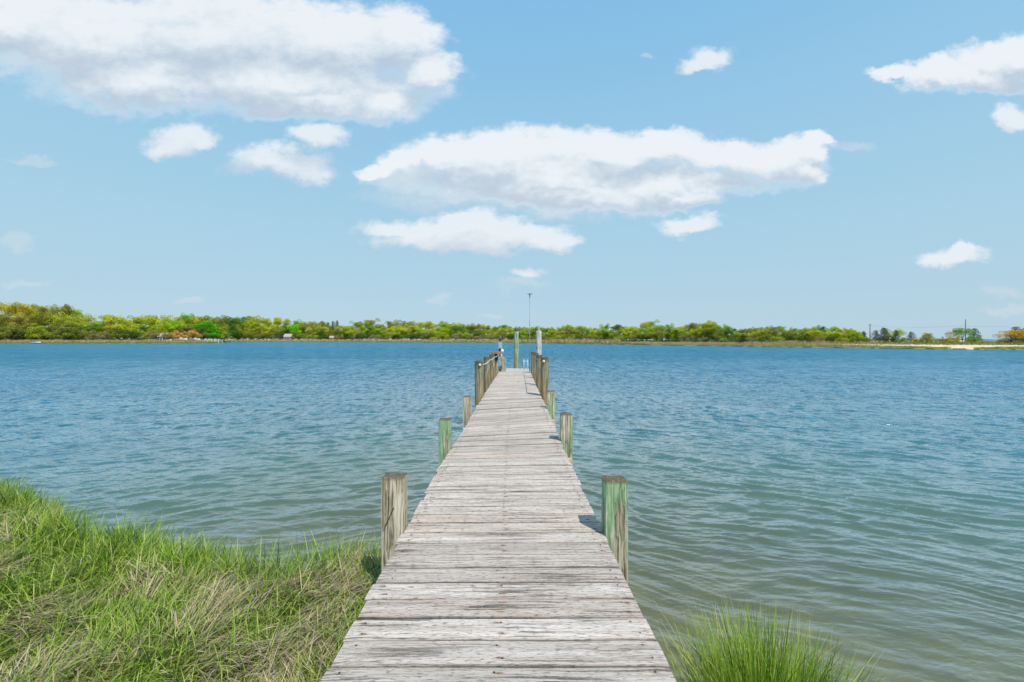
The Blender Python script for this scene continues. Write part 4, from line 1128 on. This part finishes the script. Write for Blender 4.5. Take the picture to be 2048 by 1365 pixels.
house(12, 679, 671, 22, 42, 'grey brown house behind bare trees at the left end', M_WALLG, simple('brown_roof', srgb(120, 108, 96), .9, .1, 2), 3)
house(664, 678, 672, 8, 34, 'tiny white shed below the skyline notch', M_WHITE, M_ROOFG, 1, False)
M_BOATIN = simple('boat_interior', srgb(120, 118, 110), .7, .1, 3)
def boat(px, pyb, w_px, d, rz, label, console=True, z=None):
    Y = float(shoreY(px)) + d; L = w_px * Y / F
    zz = EYE - (pyb - HZ) * Y / F if z is None else z
    zz = max(zz, float(gz(px, Y)) - .05)
    t_ = tag(empty('small_boat', (U(px) * Y, Y, zz), rz), label, 'boat', 'white boats by the far dock')
    n = 12; bm = bmesh.new(); rings = []
    for i in range(n + 1):
        u = i / n; x = (u - .5) * L; bw = L * .17 * (1 - max(0, (u - .45) / .55) ** 2.2) + .02; hgt = L * .13 * (1 + .45 * u * u)
        rings.append([bm.verts.new(p) for p in ((x, -bw, hgt), (x, -bw * .72, hgt * .25), (x, 0, 0 + .1 * hgt * u), (x, bw * .72, hgt * .25), (x, bw, hgt), (x, bw * .85, hgt * .97), (x, bw * .6, hgt * .45), (x, -bw * .6, hgt * .45), (x, -bw * .85, hgt * .97))])
    for i in range(n):
        for k in range(9): bm.faces.new((rings[i][k], rings[i][(k + 1) % 9], rings[i + 1][(k + 1) % 9], rings[i + 1][k]))
    bm.faces.new(rings[0]); bm.faces.new(rings[-1][::-1]); bmesh.ops.recalc_face_normals(bm, faces=bm.faces)
    me = bpy.data.meshes.new('hull'); bm.to_mesh(me); bm.free(); link('hull', me, M_WHITE, t_)
    if console:
        b = MB(); b.box((0, 0, L * .15), (L * .13, L * .1, L * .17), bev=.03); b.build('console', M_WHITE, t_)
        b = MB(); b.box((L * .04, 0, L * .26), (.04, L * .1, L * .07)); b.build('windscreen', M_GLASS, t_)
    b = MB(); b.box((-L * .52, 0, L * .13), (L * .05, L * .06, L * .14), bev=.03); b.build('outboard_motor', M_BLACK, t_)
    return t_
boat(362, 681, 24, 22, .1, 'long white boat on the shore below the golden willow')
boat(391, 681.5, 22, 16, -.15, 'white boat with console next to the far dock')
boat(335, 681.5, 12, 18, .5, 'short white boat on the reeds left of the willow', False)
boat(72, 686.8, 18, .8, .03, 'flat pale skiff lying at the water edge on the far left', False)
M_BLUE = simple('grey_blue_boat_cover', srgb(120, 124, 140), .8, .1, 2)
# far dock with white posts
Yd = float(shoreY(425)) + 6
fd = tag(empty('far_dock', (U(420) * Yd, Yd, 0)), 'small distant dock with white posts right of the golden willow', 'dock')
x0, x1 = (402 - 420) * Yd / F, (446 - 420) * Yd / F
b = MB(); b.box(((x0 + x1) / 2, 0, 1.05), (x1 - x0, 1.4, .12)); b.build('walkway', M_ROOFG, fd)
for k in range(7):
    X = x0 + (x1 - x0) * k / 6
    b = MB(); b.box((X, -.75, 1.15), (.16, .16, 2.9 if k >= 4 else 1.9)); b.build('post', M_WHITE, fd)
b = MB(); b.box(((x0 + x1) / 2, -.75, 1.75), (x1 - x0, .07, .1)); b.build('rail', M_WHITE, fd)
for i, (px, d) in enumerate(((455, 1.5), (461, 3.0))):
    Y = float(shoreY(px)) - d; b = MB(); b.tube([(0, 0, -1), (0, 0, 2.3)], .14, 8); o = b.build('dock_piling', M_UPOLE); o.location = (U(px) * Y, Y, 0)
    tag(o, ['single grey piling in the water just right of the far dock', 'second lone grey piling farther right of the far dock'][i], 'piling')
# distant low land behind the water at far right
def distant(px0, px1, Y, h, name):
    n = 60; V = []; Q = []
    for i in range(n + 1):
        px = px0 + (px1 - px0) * i / n; e = min(1, i / 4, (n - i) / 4); hh = h * (.6 + .6 * mnoise.noise(Vector((i * .3, 0, 0)))) * e
        V += [(U(px) * Y, Y, -1), (U(px) * Y, Y + 30, max(hh, .1)), (U(px) * (Y + 200), Y + 200, -1)]
    for i in range(n):
        a = 3 * i; Q += [(a, a + 3, a + 4, a + 1), (a + 1, a + 4, a + 5, a + 2)]
    o = link(name, np_mesh(name, V, Q, True), simple('hazy_far_land', srgb(96, 124, 132), 1, .15, .01)); o['kind'] = 'structure'
distant(1500, 2400, 1500, 9, 'hills')

# ------------------------------------------------------------------ sky
w = bpy.data.worlds.new("World"); sc.world = w; w.use_nodes = True
nt = w.node_tree; nt.nodes.clear()
SUN = Vector((.13, -.19, .34)).normalized()
elev = math.asin(SUN.z); azim = math.atan2(SUN.x, SUN.y)
def uv(px, py): return (U(px), (HZ - py) / F)
STRONG = [(40, 50, 190, 85), (180, 75, 240, 100), (420, 75, 300, 105), (640, 85, 230, 90), (800, 75, 92, 56), (855, 140, 70, 48), (560, 165, 320, 62), (300, 160, 230, 62), (770, 200, 80, 38), (620, 205, 190, 34),
          (880, 300, 78, 36), (758, 336, 52, 15), (808, 322, 46, 23), (1010, 312, 190, 48), (1230, 300, 190, 46), (1330, 290, 130, 38), (1450, 305, 140, 42), (1560, 318, 95, 42), (1625, 330, 42, 40), (1640, 292, 34, 22), (1100, 350, 330, 50), (1340, 365, 230, 34), (1150, 385, 260, 36), (1360, 395, 80, 18),
          (1990, 125, 90, 42), (1890, 150, 110, 30), (1960, 160, 130, 32), (1790, 150, 60, 14), (2050, 110, 70, 46), (1885, 135, 34, 22)]
MID = [(365, 275, 66, 38), (345, 290, 44, 24), (400, 284, 34, 24), (638, 270, 64, 26), (550, 322, 90, 32), (620, 328, 52, 34), (1378, 443, 64, 20), (1424, 112, 44, 28), (1395, 125, 38, 16), (2015, 238, 36, 30), (2045, 245, 32, 22),
       (1900, 513, 80, 24), (1930, 498, 48, 20), (1060, 545, 36, 14), (830, 458, 120, 24), (900, 455, 130, 28), (1010, 466, 130, 26), (1100, 478, 64, 20), (930, 482, 190, 26)]
FAINT = [(930, 480, 230, 30), (880, 390, 190, 36), (1090, 410, 300, 34), (800, 350, 100, 30), (1045, 572, 70, 15), (885, 603, 34, 9), (490, 350, 62, 20), (1705, 298, 46, 15), (30, 485, 55, 20), (50, 563, 62, 9), (2010, 585, 50, 12), (2015, 620, 64, 10), (385, 600, 46, 11), (978, 630, 28, 8), (1360, 132, 26, 9), (60, 315, 60, 9), (1290, 120, 20, 5), (80, 130, 130, 26)]
g = bpy.data.node_groups.new('CloudField', 'ShaderNodeTree')
g.interface.new_socket('P', in_out='INPUT', socket_type='NodeSocketVector')
g.interface.new_socket('D', in_out='OUTPUT', socket_type='NodeSocketFloat')
g.interface.new_socket('Mi', in_out='OUTPUT', socket_type='NodeSocketFloat')
g.interface.new_socket('Fa', in_out='OUTPUT', socket_type='NodeSocketFloat')
G = NT(g); gi = G.n('NodeGroupInput'); go = G.n('NodeGroupOutput'); Pn = gi.outputs[0]
w1 = G.noise(G.scalev(Pn, (5, 8, 1)), 1.0, 2, .5).outputs['Color']
w2 = G.noise(G.scalev(Pn, (22, 30, 1)), 1.0, 6, .62).outputs['Color']
Pw = G.vm('ADD', Pn, G.vm('SCALE', G.vm('SUBTRACT', w1, (.5, .5, .5)), scale=.09))
Pw = G.vm('ADD', Pw, G.vm('SCALE', G.vm('SUBTRACT', w2, (.5, .5, .5)), scale=.05))
def field(lst):
    acc = None
    for (a, b_, rx, ry) in lst:
        u0, v0 = uv(a, b_)
        d = G.vm('LENGTH', G.vm('MULTIPLY', G.vm('SUBTRACT', Pw, (u0, v0, 0)), (F / rx / 1.15, F / ry / 1.13, 0)))
        x_ = G.math('SUBTRACT', 1.0, d)
        if acc is None: acc = x_
        else:
            nd = G.n('ShaderNodeMath', operation='SMOOTH_MAX'); G.set(nd.inputs[0], acc); G.set(nd.inputs[1], x_); nd.inputs[2].default_value = .12; acc = nd.outputs[0]
    return acc
puff = G.noise(G.scalev(Pn, (26, 40, 1)), 1.0, 7, .6).outputs[0]
fd_ = G.math('ADD', field(STRONG), G.math('MULTIPLY', G.math('SUBTRACT', puff, .5), .6))
ff_ = G.math('ADD', field(FAINT), G.math('MULTIPLY', G.math('SUBTRACT', puff, .5), .8))
fm_ = G.math('ADD', field(MID), G.math('MULTIPLY', G.math('SUBTRACT', puff, .5), .7))
g.links.new(fd_, go.inputs[0]); g.links.new(fm_, go.inputs['Mi'] if 'Mi' in [q.name for q in go.inputs] else go.inputs[1]); g.links.new(ff_, go.inputs['Fa'])
Wn = NT(nt)
out = Wn.n('ShaderNodeOutputWorld'); bg = Wn.n('ShaderNodeBackground'); bg.inputs['Strength'].default_value = .1
nt.links.new(bg.outputs[0], out.inputs[0])
sky = Wn.n('ShaderNodeTexSky', sky_type='NISHITA'); sky.sun_disc = False; sky.sun_elevation = elev; sky.sun_rotation = azim
sky.air_density = 1.0; sky.dust_density = .6; sky.ozone_density = 1.6
gen = Wn.n('ShaderNodeTexCoord').outputs['Generated']; sx, sy, sz = Wn.xyz(gen)
el = sz
grad = Wn.ramp(Wn.mr(el, -.02, .62, 0, 1, 'LINEAR'), [(0, srgb(184, 212, 228)), (.10, srgb(182, 212, 230)), (.30, srgb(176, 214, 233)), (.45, srgb(170, 213, 236)), (.70, srgb(156, 207, 238)), (1, srgb(136, 196, 238))])
grad10 = Wn.vm('SCALE', grad, scale=10.0)
base = Wn.mix(.88, sky.outputs[0], grad10)
ysafe = Wn.math('MAXIMUM', sy, .02)
Pu = Wn.comb(Wn.math('DIVIDE', sx, ysafe), Wn.math('DIVIDE', sz, ysafe), 0.0)
g1 = Wn.n('ShaderNodeGroup'); g1.node_tree = g; Wn.set(g1.inputs[0], Pu)
g2 = Wn.n('ShaderNodeGroup'); g2.node_tree = g; Wn.set(g2.inputs[0], Wn.vm('ADD', Pu, (.016, .060, 0)))
D = g1.outputs[0]; D2 = g2.outputs[0]
vgate = Wn.math('MULTIPLY', Wn.mr(sy, .1, .2), Wn.mr(sz, .0, .03))
alpha = Wn.math('MULTIPLY', Wn.mr(D, Wn.mr(Wn.math('SUBTRACT', D, D2), -.25, .2, -.12, -.02), Wn.mr(Wn.math('SUBTRACT', D, D2), -.25, .2, .60, .42)), vgate)
falpha = Wn.math('MULTIPLY', Wn.mr(g1.outputs['Fa'], .05, .75, 0, .40), vgate)
# lit rim where the density falls off upwards, grey where much cloud lies above
soft = Wn.math('ADD', Wn.math('MULTIPLY', Wn.noise(Wn.scalev(Pu, (3, 16, 1)), 1.0, 4, .55).outputs[0], .55), Wn.math('MULTIPLY', Wn.noise(Wn.scalev(Pu, (14, 22, 1)), 1.0, 5, .6).outputs[0], .45))
lit = Wn.mr(Wn.math('ADD', Wn.math('SUBTRACT', D, D2), Wn.math('MULTIPLY', Wn.math('SUBTRACT', soft, .5), .9)), -.50, .52)
shade = Wn.math('SUBTRACT', 1.0, Wn.math('MULTIPLY', Wn.math('SUBTRACT', 1.0, lit), Wn.mr(D, .05, .45)))
ccol = Wn.ramp(shade, [(0, srgb(196, 207, 221)), (.5, srgb(220, 229, 237)), (1, srgb(246, 248, 250))])
ccol10 = Wn.vm('SCALE', ccol, scale=10.0)
fcol = Wn.vm('SCALE', Wn.mix(.5, srgb(206, 216, 226), srgb(224, 230, 235)), scale=10.0)
c_ = Wn.mix(falpha, base, fcol)
malpha = Wn.math('MULTIPLY', Wn.mr(g1.outputs['Mi'], -.06, .52, 0, .80), vgate)
mlit = Wn.mr(Wn.math('ADD', Wn.math('SUBTRACT', g1.outputs['Mi'], g2.outputs['Mi']), Wn.math('MULTIPLY', Wn.math('SUBTRACT', soft, .5), .9)), -.5, 1.1)
mcol = Wn.vm('SCALE', Wn.mix(mlit, srgb(208, 219, 230), srgb(242, 246, 249)), scale=10.0)
c_ = Wn.mix(malpha, c_, mcol)
haze = Wn.mr(sz, .0, .35, .35, 0)
c_ = Wn.mix(Wn.math('MULTIPLY', alpha, .86), c_, Wn.mix(haze, ccol10, base))
Wn.set(bg.inputs['Color'], c_)
try: w.cycles.sampling_method = 'MANUAL'; w.cycles.sample_map_resolution = 512
except Exception: pass

# ------------------------------------------------------------------ sun, camera
ld = bpy.data.lights.new('Sun', 'SUN'); ld.energy = 4.2; ld.angle = math.radians(.5); ld.color = (1, .96, .90)
lo = bpy.data.objects.new('Sun', ld); col.objects.link(lo); lo.rotation_euler = (-SUN).to_track_quat('-Z', 'Y').to_euler()
cd = bpy.data.cameras.new('Camera'); cam = bpy.data.objects.new('Camera', cd); col.objects.link(cam)
cd.sensor_width = 36; cd.lens = 36 * F / 2048; cd.clip_start = .05; cd.clip_end = 20000
cam.location = (0, 0, EYE); cam.rotation_euler = (math.radians(90) - math.atan((682.5 - HZ) / F), 0, 0)
sc.camera = cam
sc.view_settings.view_transform = 'Standard'; sc.view_settings.look = 'None'; sc.view_settings.exposure = 0; sc.view_settings.gamma = 1
sc.render.engine = 'CYCLES'; sc.cycles.max_bounces = 6; sc.cycles.transparent_max_bounces = 8
